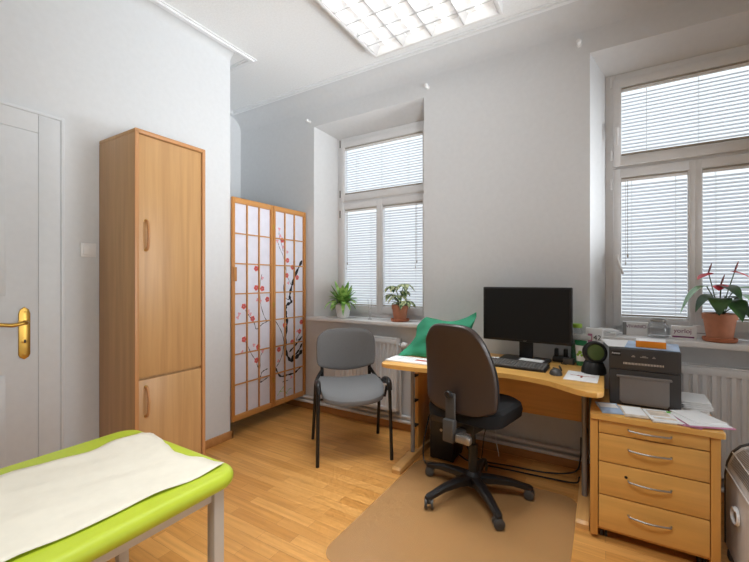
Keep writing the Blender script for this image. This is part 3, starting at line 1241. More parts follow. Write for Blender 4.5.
bm = nb()
slab(bm, back_rows(-.022, .012), back_rows(.004, 0))
obj('backrest_shell', bm, 'shell', t, sub=1)
bm = nb()
slab(bm, back_rows(.004, .002), back_rows(.044, .014))
obj('backrest_cushion', bm, 'darkfab', t, sub=1)
bm = nb()
bx(bm, -.030, .030, -.262, -.244, .40, .66, .008)
bx(bm, -.034, .034, -.285, -.240, .395, .52, .010)
bx(bm, -.028, .028, -.26, -.05, .405, .43, .008)
obj('back_bar', bm, 'darkgrey', t)
bm = nb()
lathe(bm, [(.012, 0), (.021, .004), (.021, .022), (.017, .027), (.008, .027), (.007, .024), (.001, .024)], 20, mtx=Matrix.Translation((0, -.262, .655)) @ Matrix.Rotation(R(90), 4, 'X'))
obj('tension_knob', bm, 'black', t)
bm = nb()
bx(bm, .035, .125, -.275, -.235, .405, .448, .012)
for k in range(6):
    bx(bm, .048 + k * .012, .052 + k * .012, -.277, -.233, .408, .450, .002)
obj('adjusting_lever', bm, 'metal', t)

# ------------------------------------------------------------------ pc tower and cables
t = thing('computer_tower', 'black computer tower on the floor under the desk left side', 'computer', (-.995, 2.56, 0))
bm = nb()
bx(bm, -.085, .085, .03, .225, .012, .40, .005)
obj('case', bm, 'black', t)
bm = nb()
bx(bm, -.086, .086, 0, .032, .010, .402, .008)
fp = obj('front_panel', bm, 'black', t)
for z in (.275, .33):
    bm = nb()
    bx(bm, -.074, .074, -.003, .001, z, z + .044, .002)
    obj('drive_bay', bm, 'darkgrey', fp)
bm = nb()
lathe(bm, [(.011, 0), (.009, .004)], 14, mtx=Matrix.Translation((0, 0, .22)) @ Matrix.Rotation(R(90), 4, 'X'))
obj('power_button', bm, 'metal', fp)
for x in (-.07, .07):
    for y in (.03, .2):
        bm = nb()
        bx(bm, x - .012, x + .012, y - .012, y + .012, 0, .013, .002)
        obj('rubber_foot', bm, 'black', t)
cabs = [([(-.90, 2.70, .30), (-.86, 2.72, .08), (-.75, 2.70, .012), (-.55, 2.72, .010), (-.33, 2.75, .010), (-.17, 2.74, .06), (-.135, 2.72, .16), (-.13, 2.70, .30)], .005, 'black', 'black cable rising beside the right desk leg'),
        ([(-.90, 2.66, .03), (-.80, 2.64, .010), (-.55, 2.66, .010), (-.30, 2.68, .010), (-.16, 2.66, .03), (-.135, 2.62, .09)], .005, 'black', 'black cable lying lowest along the floor under the desk'),
        ([(-.60, 2.79, .40), (-.62, 2.795, .33), (-.70, 2.80, .26), (-.75, 2.80, .18), (-.76, 2.76, .03), (-.76, 2.74, .008)], .0035, 'black', 'thin black cable hanging from the desk back panel'),
        ([(-.69, 2.86, .22), (-.685, 2.85, .12), (-.665, 2.84, .03), (-.66, 2.83, .006)], .003, 'white', 'short white cable hanging in front of the pipes'),
        ([(-1.10, 2.60, .30), (-1.11, 2.52, .12), (-1.08, 2.47, .012), (-.98, 2.45, .010), (-.90, 2.50, .010)], .005, 'black', 'black cable curling in front of the computer tower')]
for pts, r, m, lab in cabs:
    bm = nb()
    tube(bm, smooth_path(pts, 8), r, 8)
    tag(obj('cable', bm, m), lab, 'cable', 'cables under the desk')

# ------------------------------------------------------------------ things on the desk
ZD = DZ + .0005
t = thing('monitor', 'large black flat computer monitor on the desk', 'monitor', (-.47, 2.78, ZD), R(-3))
bm = nb()
bx(bm, -.288, .288, -.015, .030, .125, .500, .006)
obj('monitor_housing', bm, 'black', t)
bm = nb()
bx(bm, -.274, .274, -.0165, -.0148, .143, .488)
obj('display', bm, 'screen', t)
text('maker_badge', 'acer', .013, 'metal', t, (0, -.0155, .134), (R(90), 0, 0))
bm = nb()
bx(bm, -.045, .045, .012, .035, .01, .15, .006)
obj('monitor_neck', bm, 'black', t)
bm = nb()
prism(bm, rounded(-.155, .155, -.125, .085, .03), .0, .014, 'z', bev=.003)
obj('monitor_base', bm, 'black', t)
# paper on the monitor base
for (x, y, z, w, d, rz, lab, m) in ((-.42, 2.72, ZD + .0145, .15, .07, -.15, 'folded white note lying on the monitor base', 'paperw'),
                                    (-.645, 2.74, ZD, .11, .08, .25, 'white paper slip beside the left end of the monitor base', 'paperw'),
                                    (-.115, 2.47, ZD, .165, .235, -.04, 'white leaflet with a red-brown drawing near the right desk corner', 'paperw'),
                                    (-1.125, 2.355, ZD, .32, .16, .03, 'white printed booklet lying before the green cushion', 'papert')):
    t = thing('paper_sheet' if m == 'paperw' else 'booklet', lab, 'paper' if m == 'paperw' else 'booklet', (x, y, z), rz)
    bm = nb()
    bx(bm, -w / 2, w / 2, -d / 2, d / 2, 0, .0035 if m == 'paperw' else .010, .0008)
    obj('page', bm, 'paperw', t)
    if 'drawing' in lab:
        bm = nb()
        tube(bm, smooth_path([(-.06, .01, .004), (-.02, .0, .004), (.0, -.005, .004), (.03, .002, .004), (.065, .012, .004)]), [.0012] * 6 + [.003] * 8 + [.0012] * 11, 6)
        tube(bm, [(0, -.005, .004), (.0, -.04, .004)], [.004, .006], 6)
        obj('print', bm, 'pinkink', t)
    if m == 'papert':
        bm = nb()
        for k in range(4):
            bx(bm, -.10, .08 - .03 * (k % 2), .05 - .03 * k, .053 - .03 * k, .0095, .0104)
        obj('print', bm, 'cardgrey', t)
        bm = nb()
        bx(bm, .03, .12, -.02, .02, .0095, .0106)
        obj('picture', bm, 'pinkink', t)

t = thing('keyboard', 'black computer keyboard in front of the monitor', 'keyboard', (-.495, 2.545, ZD), R(-3))
bm = nb()
prism(bm, [(-.075, 0), (-.075, .010), (.07, .022), (.075, .018), (.075, 0)], -.195, .195, 'x', bev=.003)
obj('keyboard_case', bm, 'black', t)
bm = nb()
for r_ in range(6):
    y = -.058 + r_ * .0225 + (.004 if r_ == 5 else 0)
    x = -.183
    while x < .18:
        w = .0195 * (5 if (r_ == 0 and -.10 < x < -.07) else 1)
        if not (.098 < x < .108):
            z = .012 + (y + .075) * .083
            bx(bm, x, x + w - .003, y - .009, y + .009, z - .003, z + .006, .0015, seg=1)
        x += w
obj('keys', bm, 'key', t)
t = thing('computer_mouse', 'small dark shiny computer mouse right of the keyboard', 'mouse', (-.250, 2.465, ZD), R(15))
bm = nb()
vs = bmesh.ops.create_uvsphere(bm, u_segments=24, v_segments=14, radius=1)['verts']
for v in vs:
    v.co = Vector((v.co.x * .034 * (1 - .12 * v.co.y), v.co.y * .055, max(v.co.z, 0) * .036 * (1 - .25 * v.co.y)))
obj('mouse_body', bm, 'darkgrey', t)
bm = nb()
tube(bm, [(-.003, .022, .026), (.003, .022, .026)], .007, 12)
obj('scroll_wheel', bm, 'metal', t)
bm = nb()
tube(bm, smooth_path([(0, .052, .006), (.02, .09, .004), (.03, .13, .004), (.01, .165, .004)]), .002, 6)
obj('mouse_cable', bm, 'black', t)
t = thing('pen', 'black ballpoint pen lying between the mouse and the leaflet', 'pen', (-.238, 2.61, ZD), R(-80))
bm = nb()
tube(bm, [(-.065, 0, .006), (-.045, 0, .006), (.05, 0, .006), (.066, 0, .006), (.073, 0, .006)], [.0045, .006, .006, .004, .001], 12)
obj('barrel', bm, 'black', t)
bm = nb()
bx(bm, -.06, -.02, -.002, .002, .0125, .0145, .0005)
obj('clip', bm, 'metal', t)
# little black charging cradle and grey adapter
t = thing('charging_cradle', 'small black two-pronged cradle behind the desk right of the monitor stand', 'cradle', (-.258, 2.868, ZD))
bm = nb()
bx(bm, -.05, .05, -.04, .04, 0, .035, .01)
obj('cradle_base', bm, 'black', t)
for s in (-1, 1):
    bm = nb()
    bx(bm, s * .028 - .012, s * .028 + .012, -.015, .03, .03, .085, .006)
    obj('prong', bm, 'black', t)
t = thing('power_adapter', 'small grey adapter block beside the black cradle', 'adapter', (-.205, 2.80, ZD), R(-12))
bm = nb()
bx(bm, -.032, .032, -.022, .022, 0, .04, .006)
obj('adapter_body', bm, 'darkgrey', t)
bm = nb()
tube(bm, smooth_path([(-.032, 0, .02), (-.04, -.02, .006), (-.03, -.04, .004), (.0, -.045, .004)]), .0025, 6)
obj('adapter_cord', bm, 'black', t)
# cream tube standing on its cap
t = thing('cream_tube', 'white and green cosmetic tube standing behind the leaflet', 'tube', (-.137, 2.80, ZD), R(-20))
bm = nb()
lathe(bm, [(.021, 0), (.023, .003), (.023, .028), (.021, .03)], 20)
obj('cap', bm, 'greentube', t)
bm = nb()
rows = []
for k in range(9):
    v = k / 8
    a, b = .024 + .014 * v, .024 * (1 - v) + .002
    rows.append([(a * math.cos(2 * PI * j / 20), b * math.sin(2 * PI * j / 20), .03 + .13 * v) for j in range(21)])
g = grid(bm, rows)
for f in bm.faces:
    f.material_index = 1 if f.calc_center_median().z > .125 else 0
# leaf print
for (x, z, r_) in ((.002, .085, .012), (-.01, .07, .009), (.013, .068, .008)):
    lathe(bm, [(r_, 0), (r_ * .9, .001)], 12, mi=2, mtx=Matrix.Translation((x, -.0245 + .02 * ((z - .03) / .13), z)) @ Matrix.Rotation(R(80), 4, 'X'))
obj('tube_body', bm, ['white', 'greentube', 'greenlid'], t)
t = thing('glass_bottle', 'clear jar with a light green lid against the wall by the monitor', 'jar', (-.165, 2.885, ZD))
bm = nb()
lathe(bm, [(.028, 0), (.034, .004), (.034, .21), (.028, .222), (.026, .235)], 24)
obj('jar_body', bm, 'jarglass', t)
bm = nb()
lathe(bm, [(.001, .002), (.0325, .003), (.0325, .12), (.001, .121)], 20)
obj('contents', bm, 'greentube', t)
bm = nb()
lathe(bm, [(.031, .233), (.033, .236), (.033, .256), (.030, .259)], 24)
obj('lid', bm, 'greenlid', t)
# white carton with marks, leaning at the wall
t = thing('carton', 'upright white carton with dark marks behind the round scanner', 'carton', (-.062, 2.885, ZD), R(-4))
bm = nb()
bx(bm, -.048, .048, -.025, .025, 0, .235, .002)
obj('carton_body', bm, 'paperw', t)
text('carton_mark', '42', .045, 'ink', t, (.018, -.0256, .175), (R(90), 0, 0))
bm = nb()
bx(bm, -.035, -.01, -.0262, -.0248, .10, .20)
obj('pink_stripe', bm, 'paperp', t)
# presentation scanner
t = thing('barcode_scanner', 'black round-headed desktop scanner with greenish window at the desk edge', 'scanner', (-.060, 2.60, ZD), R(20))
bm = nb()
lathe(bm, [(.062, 0), (.066, .004), (.064, .03), (.052, .06), (.040, .085), (.034, .10)], 28)
obj('scanner_base', bm, 'black', t)
tilt = Matrix.Translation((0, -.012, .125)) @ Matrix.Rotation(R(78), 4, 'X')
bm = nb()
lathe(bm, [(.030, -.045), (.052, -.035), (.064, -.01), (.066, .012), (.060, .026), (.050, .028), (.045, .020), (.001, .018)], 32, mtx=tilt)
hd = obj('scanner_head', bm, 'black', t)
bm = nb()
lathe(bm, [(.047, .019), (.045, .0235), (.025, .028), (.001, .030)], 28, mtx=tilt)
obj('scan_window', bm, 'lens', hd)
bm = nb()
tube(bm, smooth_path([(.05, .03, .012), (.055, .07, .008), (.02, .11, .006)]), .003, 8)
obj('scanner_cable', bm, 'black', t)
# green cushion cover draped on the desk
t = thing('cushion', 'crumpled green cushion leaning on the desk behind the office chair', 'cushion', (0, 0, 0))
bm = nb()
key = [  # rows from the bottom front edge to the top edge, left to right (x, y, z)
    [(-1.283, 2.46, .735), (-1.20, 2.50, .735), (-1.08, 2.49, .735), (-.95, 2.50, .735), (-.86, 2.52, .735), (-.80, 2.55, .740)],
    [(-1.255, 2.56, .790), (-1.17, 2.52, .795), (-1.06, 2.50, .81), (-.95, 2.50, .82), (-.87, 2.53, .81), (-.815, 2.57, .80)],
    [(-1.205, 2.60, .860), (-1.15, 2.545, .875), (-1.05, 2.525, .90), (-.95, 2.52, .90), (-.87, 2.55, .89), (-.82, 2.59, .88)],
    [(-1.225, 2.65, .930), (-1.14, 2.60, .950), (-1.04, 2.565, .96), (-.94, 2.57, .955), (-.86, 2.60, .95), (-.80, 2.63, .96)],
    [(-1.190, 2.69, .985), (-1.11, 2.65, .985), (-1.03, 2.63, .985), (-.94, 2.64, .982), (-.85, 2.65, .995), (-.775, 2.66, 1.015)],
    [(-1.175, 2.72, 1.000), (-1.09, 2.70, .990), (-1.02, 2.69, .976), (-.94, 2.69, .978), (-.85, 2.68, 1.014), (-.775, 2.67, 1.062)],
]
top = key[-1]
back = [[(x + .01 - (.16 * f if x > -.9 else 0), y + .045 + .02 * (k + 1), z - (z - .735) * f) for (x, y, z) in top] for k, f in enumerate((.25, .6, 1.0))]
grid(bm, key + back)
bmesh.ops.subdivide_edges(bm, edges=bm.edges, cuts=2, use_grid_fill=True, smooth=.6)
for v in bm.verts:
    n = math.sin(v.co.x * 41 + v.co.z * 33) * .006 + math.sin(v.co.x * 17 - v.co.z * 60 + 1) * .006 - .022 * max(0, 1 - abs((v.co.x + 1.19) * .8 - (v.co.z - .80)) / .05)
    v.co.y += n
    v.co.z = max(v.co.z, .7335)
    if v.co.x < -1.18 and v.co.z > .80 and v.co.y < 2.7:
        v.co.x = max(v.co.x, -1.29)
obj('cushion_cover', bm, 'green', t, solid=.004, sub=1)

# ------------------------------------------------------------------ drawer pedestal
PX0, PX1, PY, PD = -.066, .428, 2.19, .52
t = thing('drawer_pedestal', 'beech drawer pedestal on castors with four bow-handled drawers', 'drawer unit', (PX0, PY, 0))
L = PX1 - PX0
bm = nb()
bx(bm, 0, .034, 0.0, PD, .018, .595, .003)
bx(bm, L - .034, L, 0.0, PD, .018, .595, .003)
bx(bm, .022, L - .026, .02, PD, .045, .060)
bx(bm, .022, L - .026, PD - .01, PD, .045, .595)
obj('carcass', bm, 'beechz', t)
bm = nb()
prism(bm, rounded(-.0, L + .014, -.012, PD, .008), .5955, .62, 'z', bev=.003)
obj('pedestal_top', bm, 'beechx', t)
for z0, z1 in ((.530, .590), (.391, .525), (.229, .386), (.063, .224)):
    bm = nb()
    bx(bm, .037, L - .037, .002, .020, z0, z1, .002)
    bx(bm, .045, L - .045, .02, PD - .03, z0 + .005, z1 - .012)
    dr = obj('drawer', bm, 'beechx', t)
    zc = (z0 + z1) / 2 + (.012 if z1 - z0 > .1 else .004)
    bm = nb()
    xa, xb = L * .5 - .088, L * .5 + .076
    pts = [(xa, .002, zc), (xa + .004, -.012, zc)] + [(xa + .004 + (xb - xa - .008) * k / 8, -.014 - .014 * math.sin(PI * k / 8), zc) for k in range(9)] + [(xb - .004, -.012, zc), (xb, .002, zc)]
    tube(bm, pts, .0045, 10)
    obj('handle', bm, 'metal', dr)
bm = nb()
lathe(bm, [(.007, 0), (.006, .003)], 12, mtx=Matrix.Translation((.150, .002, .335)) @ Matrix.Rotation(R(90), 4, 'X'))
obj('lock', bm, 'black', t)
for x in (.058, L - .058):
    for y in (.05, PD - .05):
        bm = nb()
        for s in (-1, 1):
            tube(bm, [(x + s * .004, y, .019), (x + s * .016, y, .019)], .019, 16)
        bx(bm, x - .012, x + .012, y - .012, y + .012, .028, .046, .003)
        obj('caster', bm, 'black', t)

# ------------------------------------------------------------------ printer and papers
PZ = .6205
t = thing('printer', 'black photo printer with grey flap on the drawer pedestal', 'printer', (.018, 2.405, PZ), R(0))
L, hh, dp = .305, .300, .33
bm = nb()
bx(bm, 0, L, .012, dp, 0, hh, .008)
obj('printer_housing', bm, 'printer', t)
bm = nb()
bx(bm, .001, L - .001, 0, .014, .190, hh - .002, .004)
uf = obj('upper_front', bm, 'printer', t)
bm = nb()
bx(bm, .008, .052, -.0012, .001, .258, .285)
obj('badge_plate', bm, 'black', uf)
text('badge_text', 'Asoner', .013, 'paperw', uf, (.030, -.0014, .272), (R(90), 0, 0))
bm = nb()
for k in range(28):
    bx(bm, .063 + k * .0062, .066 + k * .0062, -.0015, .001, .218, .228)
obj('vent_slot', bm, 'papert', uf)
bm = nb()
for (x, w) in ((.098, .016), (.135, .034), (.186, .014)):
    bx(bm, x, x + w, -.001, .001, .258, .262)
    bx(bm, x + w * .25, x + w * .75, -.001, .001, .264, .267)
obj('panel_icons', bm, 'metal', uf)
bm = nb()
bx(bm, .001, L - .001, .004, .014, .0, .186, .003)
obj('lower_front', bm, 'printer', t)
bm = nb()
prism(bm, [(.045, .03), (.06, .015), (.245, .015), (.255, .03), (.255, .150), (.045, .150)], -.016, .004, 'y', bev=.004)
bx(bm, .032, .266, -.020, .004, .150, .160, .003)
obj('output_flap', bm, 'tray', t)
bm = nb()
bx(bm, .055, .235, -.010, .006, .006, .018, .002)
obj('flap_slot', bm, 'blackmetal', t)


def leaf_stack(name, label, cat, loc, w, d, h, rz, m, group=None, cover=None, n=1):
    t = thing(name, label, cat, loc, R(rz), group)
    bm = nb()
    for k in range(n):
        o_ = .004 * math.sin(k * 2.3)
        bx(bm, -w / 2 + o_, w / 2 + o_, -d / 2 - o_, d / 2 - o_, h * k / n, h * (k + 1) / n - .0004, .0006, seg=1)
    obj('pages', bm, m, t)
    if cover:
        bm = nb()
        for (a, b, c, e) in cover[1]:
            bx(bm, a * w, b * w, c * d, e * d, h - .0002, h + .0008)
        obj('cover_print', bm, cover[0], t)
    return t


TP = PZ + .3005
leaf_stack('magazine', 'pale blue glossy magazine lying on top of the printer', 'magazine', (.215, 2.55, TP), .23, .26, .005, -6, 'paperb')
leaf_stack('paper_sheet', 'loose white sheets on the left of the printer top', 'paper', (.075, 2.57, TP), .16, .27, .004, 8, 'paperw', n=2)
t = thing('orange_box', 'flat orange box with white lid on the printer', 'box', (.205, 2.505, TP + .0056), R(-4))
bm = nb()
bx(bm, -.064, .064, -.062, .062, 0, .033, .001)
obj('box_sides', bm, 'orange', t)
bm = nb()
bx(bm, -.0635, .0635, -.0615, .0615, .033, .0345)
obj('box_lid', bm, 'paperw', t)
leaf_stack('folder', 'blue and white leaflet at the left front of the pedestal top', 'leaflet', (.018, 2.305, PZ), .10, .17, .006, 12, 'paperb', cover=('paperw', [(-.4, .4, .0, .4)]))
leaf_stack('booklet', 'cream booklet in front of the printer left half', 'booklet', (.118, 2.285, PZ), .095, .15, .012, 8, 'papert', cover=('paperw', [(-.45, .45, -.4, .45)]), n=3)
leaf_stack('booklet', 'printed booklet in front of the printer right half', 'booklet', (.228, 2.275, PZ), .11, .16, .014, 10, 'paperw', cover=('papert', [(-.42, .3, -.1, .4), (-.4, .4, -.4, -.25)]), n=3)
leaf_stack('brochure', 'pink-edged brochure poking out under the printed booklet', 'brochure', (.300, 2.25, PZ), .15, .10, .004, -10, 'paperp', cover=('paperw', [(-.49, .49, -.3, .49)]))
leaf_stack('brochure', 'white and pink brochure overhanging the right pedestal edge', 'brochure', (.372, 2.30, PZ + .0045), .17, .19, .006, 20, 'paperp', cover=('paperw', [(-.49, .49, -.45, .49)]), n=2)
leaf_stack('brochure', 'white brochure with red edge on top at the pedestal right', 'brochure', (.372, 2.335, PZ + .0115), .13, .18, .005, 28, 'paperw')
for k in range(3):
    leaf_stack('booklet', ['lowest white booklet of the stack right of the printer', 'middle white booklet of the stack right of the printer', 'top white booklet of the stack right of the printer'][k], 'booklet',
               (.385, 2.54, PZ + .0186 * k), .115, .20, .018, (-6, 3, -2)[k], 'paperw', 'white booklets stacked beside the printer', n=4)
t = thing('paper_flag', 'tiny green sticky flag on the booklet before the printer', 'sticky flag', (.262, 2.335, PZ + .0146))
bm = nb()
bx(bm, -.008, .008, -.010, .010, 0, .003)
obj('flag', bm, 'inkgreen', t)


# ------------------------------------------------------------------ window sill things
def blade(bm, base, az, length, width, rise, droop, mi=0, fold=.25, heart=False, n=7, roll=0):
    """a leaf blade: spine starts at base, goes outward along az"""
    o = Vector((math.cos(az), math.sin(az), 0))
    side = Vector((-math.sin(az), math.cos(az), 0))
    rows = []
    for i in range(n + 1):
        s = i / n
        p = Vector(base) + o * (length * s * (1 - .15 * s)) + Vector((0, 0, length * (rise * s - droop * s * s)))
        if heart:
            w = width * (math.sin(PI * min(1, (s * .92 + .10))) ** .7) * (1.15 - .55 * s)
        else:
            w = width * math.sin(PI * (s * .93 + .05)) ** .8
        if i == n:
            w = .0006
        up = Vector((0, 0, 1)) * math.cos(roll) + side * math.sin(roll)
        sd = side * math.cos(roll) - Vector((0, 0, 1)) * math.sin(roll)
        rows.append([p - sd * w * .5 + up * fold * w * .5, p, p + sd * w * .5 + up * fold * w * .5])
    grid(bm, rows, mi)


def pot(bm, rt, rb, h, rim_h, rim_o):
    lathe(bm, [(rb * .9, 0), (rb, .003), (rt, h - rim_h), (rt + rim_o, h - rim_h), (rt + rim_o + .001, h - .003), (rt + rim_o - .002, h), (rt - .006, h), (rt - .010, h - .02), (.001, h - .021)], 32)


t = thing('potted_plant', 'leafy green plant in a white pot on the left window sill', 'plant', (-2.145, 2.975, SILL + .0005))
bm = nb()
pot(bm, .072, .058, .135, .012, .001)
obj('plant_pot', bm, 'potwhite', t)
bm = nb()
lathe(bm, [(.001, .115), (.064, .116), (.060, .122), (.001, .126)], 20)
obj('soil', bm, 'soil', t)
bm = nb()
rnd = random.Random(3)
for k in range(46):
    az = k * 2.399 + rnd.uniform(-.2, .2)
    ring = (k % 4) / 3
    ln = rnd.uniform(.19, .27) * (1 - .1 * ring)
    if math.sin(az) > .5:
        ln = min(ln, .15)
    blade(bm, (.012 * math.cos(az), .012 * math.sin(az), .122), az, ln * (.55 + .45 * ring), rnd.uniform(.036, .050), 1.15 - .55 * ring + rnd.uniform(-.1, .15), .35 + .55 * ring, fold=.3)
for k in range(18):
    az = k * 2.399 + .5
    blade(bm, (.01 * math.cos(az), .01 * math.sin(az), .14), az, rnd.uniform(.09, .14), .042, 1.4 + rnd.uniform(-.3, .5), .3, fold=.3)
obj('foliage', bm, 'leaf1', t)

t = thing('glass_figurine', 'small clear glass bud vase with two prongs between the two plants', 'glass vase', (-1.835, 2.96, SILL + .0005))
bm = nb()
lathe(bm, [(.018, 0), (.020, .003), (.008, .012), (.006, .028), (.014, .042), (.015, .052), (.007, .062), (.005, .085), (.008, .092), (.005, .10)], 20)
obj('vase_foot', bm, 'jarglass', t)
for s in (-1, 1):
    bm = nb()
    tube(bm, smooth_path([(0, 0, .09), (s * .014, 0, .11), (s * .017, 0, .15), (s * .021, 0, .185)]), .0032, 8)
    obj('vase_prong', bm, 'jarglass', t)


def saucer(x, y, z, r, lab):
    t = thing('plant_saucer', lab, 'saucer', (x, y, z))
    bm = nb()
    lathe(bm, [(r * .86, 0), (r * .97, .006), (r, .022), (r - .004, .025), (r - .010, .022), (r * .82, .010), (.001, .010)], 32)
    obj('saucer_dish', bm, 'terracotta2', t)


PVX, PVY = -1.535, 2.975
saucer(PVX, PVY, SILL + .0005, .082, 'round terracotta saucer under the variegated plant pot')
t = thing('potted_plant', 'variegated drooping plant in a terracotta pot on the left window sill', 'plant', (PVX, PVY, SILL + .011))
bm = nb()
pot(bm, .068, .054, .135, .035, .005)
obj('plant_pot', bm, 'terracotta', t)
bm = nb()
lathe(bm, [(.001, .112), (.061, .113), (.058, .12), (.001, .122)], 20)
obj('soil', bm, 'soil', t)
rnd = random.Random(11)
sm_, lf = nb(), nb()
stems = [(-.06, -.02, .300, 0), (.055, -.02, .318, 0), (-.085, .0, .225, 0), (.075, -.03, .175, 0), (.0, -.03, .22, 0), (.02, .02, .26, 0)]
for (dx, dy, zt, _) in stems:
    tube(sm_, smooth_path([(dx * .15, dy * .15, .118), (dx * .35, dy * .3, .118 + (zt - .118) * .6), (dx, dy, zt)]), [.004] * 8 + [.003] * 5, 8)
    for j in range(4):
        az = math.atan2(dy, dx) + (j - 1.5) * .95 + rnd.uniform(-.2, .2)
        blade(lf, (dx, dy, zt - .004), az, rnd.uniform(.09, .125), rnd.uniform(.058, .074), .35, .95, fold=-.18, heart=True)
for k in range(14):
    az = k * 2.4
    rr = .02
    blade(lf, (rr * math.cos(az), rr * math.sin(az), .125 + .01 * (k % 5)), az, rnd.uniform(.07, .11), .054, .9 - .08 * (k % 4), .8, fold=-.12, heart=True)
obj('stems', sm_, 'stem', t)
obj('foliage', lf, 'leaf2', t)

AX, AY = .570, 2.955
saucer(AX, AY, SILL + .0005, .080, 'round terracotta saucer under the anthurium pot')
t = thing('potted_plant', 'red-flowered anthurium in a large terracotta pot on the right sill', 'plant', (AX, AY, SILL + .011))
bm = nb()
pot(bm, .074, .058, .155, .035, .006)
obj('plant_pot', bm, 'terracotta', t)
bm = nb()
lathe(bm, [(.001, .132), (.066, .133), (.062, .14), (.001, .143)], 20)
obj('soil', bm, 'soil', t)
# (x offset, y offset, z of blade base, azimuth, length, width, rise, droop, material)
AL = [(-.060, -.02, .310, 188, .15, .125, .05, 1.15, 'leaf4'), (-.005, -.05, .315, 305, .14, .11, .1, .65, 'leaf3'), (-.01, -.075, .245, 255, .10, .11, .05, 1.0, 'leaf3'),
      (.035, -.07, .235, 285, .12, .115, .0, .95, 'leaf3'), (.065, -.02, .300, 352, .20, .13, .12, .25, 'leaf4'), (.080, -.03, .262, 330, .12, .12, .0, 1.05, 'leaf4'),
      (-.02, .02, .26, 210, .13, .10, .1, .9, 'leaf3'), (.03, .03, .25, 20, .12, .10, .2, .7, 'leaf3'), (.06, -.06, .20, 310, .10, .10, .1, .9, 'leaf3')]
st = nb()
for (dx, dy, zb, az, ln, w, ri, dr, m) in AL:
    tube(st, smooth_path([(dx * .2, dy * .2, .138), (dx * .45, dy * .45, .138 + (zb - .138) * .55), (dx, dy, zb)]), .003, 7)
    bm = nb()
    blade(bm, (dx, dy, zb), R(az), ln, w, ri, dr, fold=.16, heart=True, n=9)
    obj('leaf', bm, m, t)
for (dx, dy, zf, az, ln) in ((-.055, -.03, .392, 215, .085), (.060, -.03, .400, 330, .085), (-.005, -.06, .325, 250, .075)):
    tube(st, smooth_path([(dx * .1, dy * .1, .138), (dx * .5, dy * .5, .138 + (zf - .138) * .5), (dx, dy, zf)]), .0028, 7)
    fl = bpy.data.objects.new('flower', None)
    C.objects.link(fl)
    fl.parent = t
    bm = nb()
    a = R(az)
    blade(bm, (dx - .015 * math.cos(a), dy - .015 * math.sin(a), zf), a, ln * 1.15, .075, .02, .45, fold=-.15, heart=True, n=8)
    a2 = R(az + 180)
    blade(bm, (dx + .01 * math.cos(a), dy + .01 * math.sin(a), zf), a2, ln * .5, .06, .1, .1, fold=-.1, heart=True, n=6)
    obj('spathe', bm, 'red', fl)
    bm = nb()
    tube(bm, [(dx, dy, zf), (dx + .006, dy - .004, zf + .025), (dx + .014, dy - .006, zf + .055)], [.004, .005, .002], 8)
    obj('spadix', bm, 'spadix', fl)
obj('stems', st, 'stem', t)

# right sill: papers, cartons, jar
leaf_stack('booklet', 'grey-white catalogue lying on the left end of the right sill', 'booklet', (-.01, 2.965, SILL + .0005), .155, .17, .022, -8, 'paperw', n=5, cover=('cardgrey', [(-.48, .3, -.49, -.40)]))
leaf_stack('paper_sheet', 'curled white papers on top of the catalogue on the sill', 'paper', (.0, 2.975, SILL + .0238), .12, .14, .012, 14, 'paperw', n=3)
t = thing('carton', 'white carton with faded purple lettering left of the glass jar', 'carton', (.166, 3.03, SILL + .0005), R(-2))
bm = nb()
bx(bm, -.068, .068, -.028, .028, 0, .085, .0015)
obj('carton_body', bm, 'paperw', t)
text('carton_lettering', 'VIVANO', .030, 'purple', t, (.004, -.0284, .058), (R(90), 0, 0))
bm = nb()
bx(bm, -.069, -.048, -.0285, -.0270, .001, .084)
obj('carton_end', bm, 'cardgrey', t)
t = thing('glass_jar', 'empty round clear glass jar with a metal rim on the right sill', 'jar', (.283, 2.985, SILL + .0005))
bm = nb()
lathe(bm, [(.045, 0), (.055, .004), (.058, .03), (.058, .06), (.050, .082), (.040, .092), (.039, .104), (.036, .104), (.037, .090), (.047, .08), (.055, .06), (.055, .03), (.05, .008), (.001, .006)], 32)
obj('jar_body', bm, 'jarglass', t)
bm = nb()
lathe(bm, [(.0395, .098), (.042, .100), (.042, .110), (.0395, .113), (.0365, .113), (.0365, .100)], 32)
obj('metal_rim', bm, 'metal', t)
t = thing('carton', 'white carton with purple lettering and stripe beside the anthurium', 'carton', (.405, 2.955, SILL + .0005), R(-4))
bm = nb()
bx(bm, -.060, .060, -.02, .02, 0, .080, .0015)
obj('carton_body', bm, 'paperw', t)
text('carton_lettering', 'yorloj', .036, 'purple', t, (-.006, -.0204, .052), (R(90), 0, 0))
bm = nb()
bx(bm, -.055, .048, -.0208, -.0195, .012, .021)
obj('purple_stripe', bm, 'purple', t)
t = thing('carton', 'small blank white carton standing between lettered carton and anthurium pot', 'carton', (.500, 3.062, SILL + .0005))
bm = nb()
bx(bm, -.035, .035, -.014, .014, 0, .078, .0015)
obj('carton_body', bm, 'white', t)
bm = nb()
bx(bm, -.033, .033, -.0146, -.0135, .03, .034)
obj('carton_fold', bm, 'cardgrey', t)

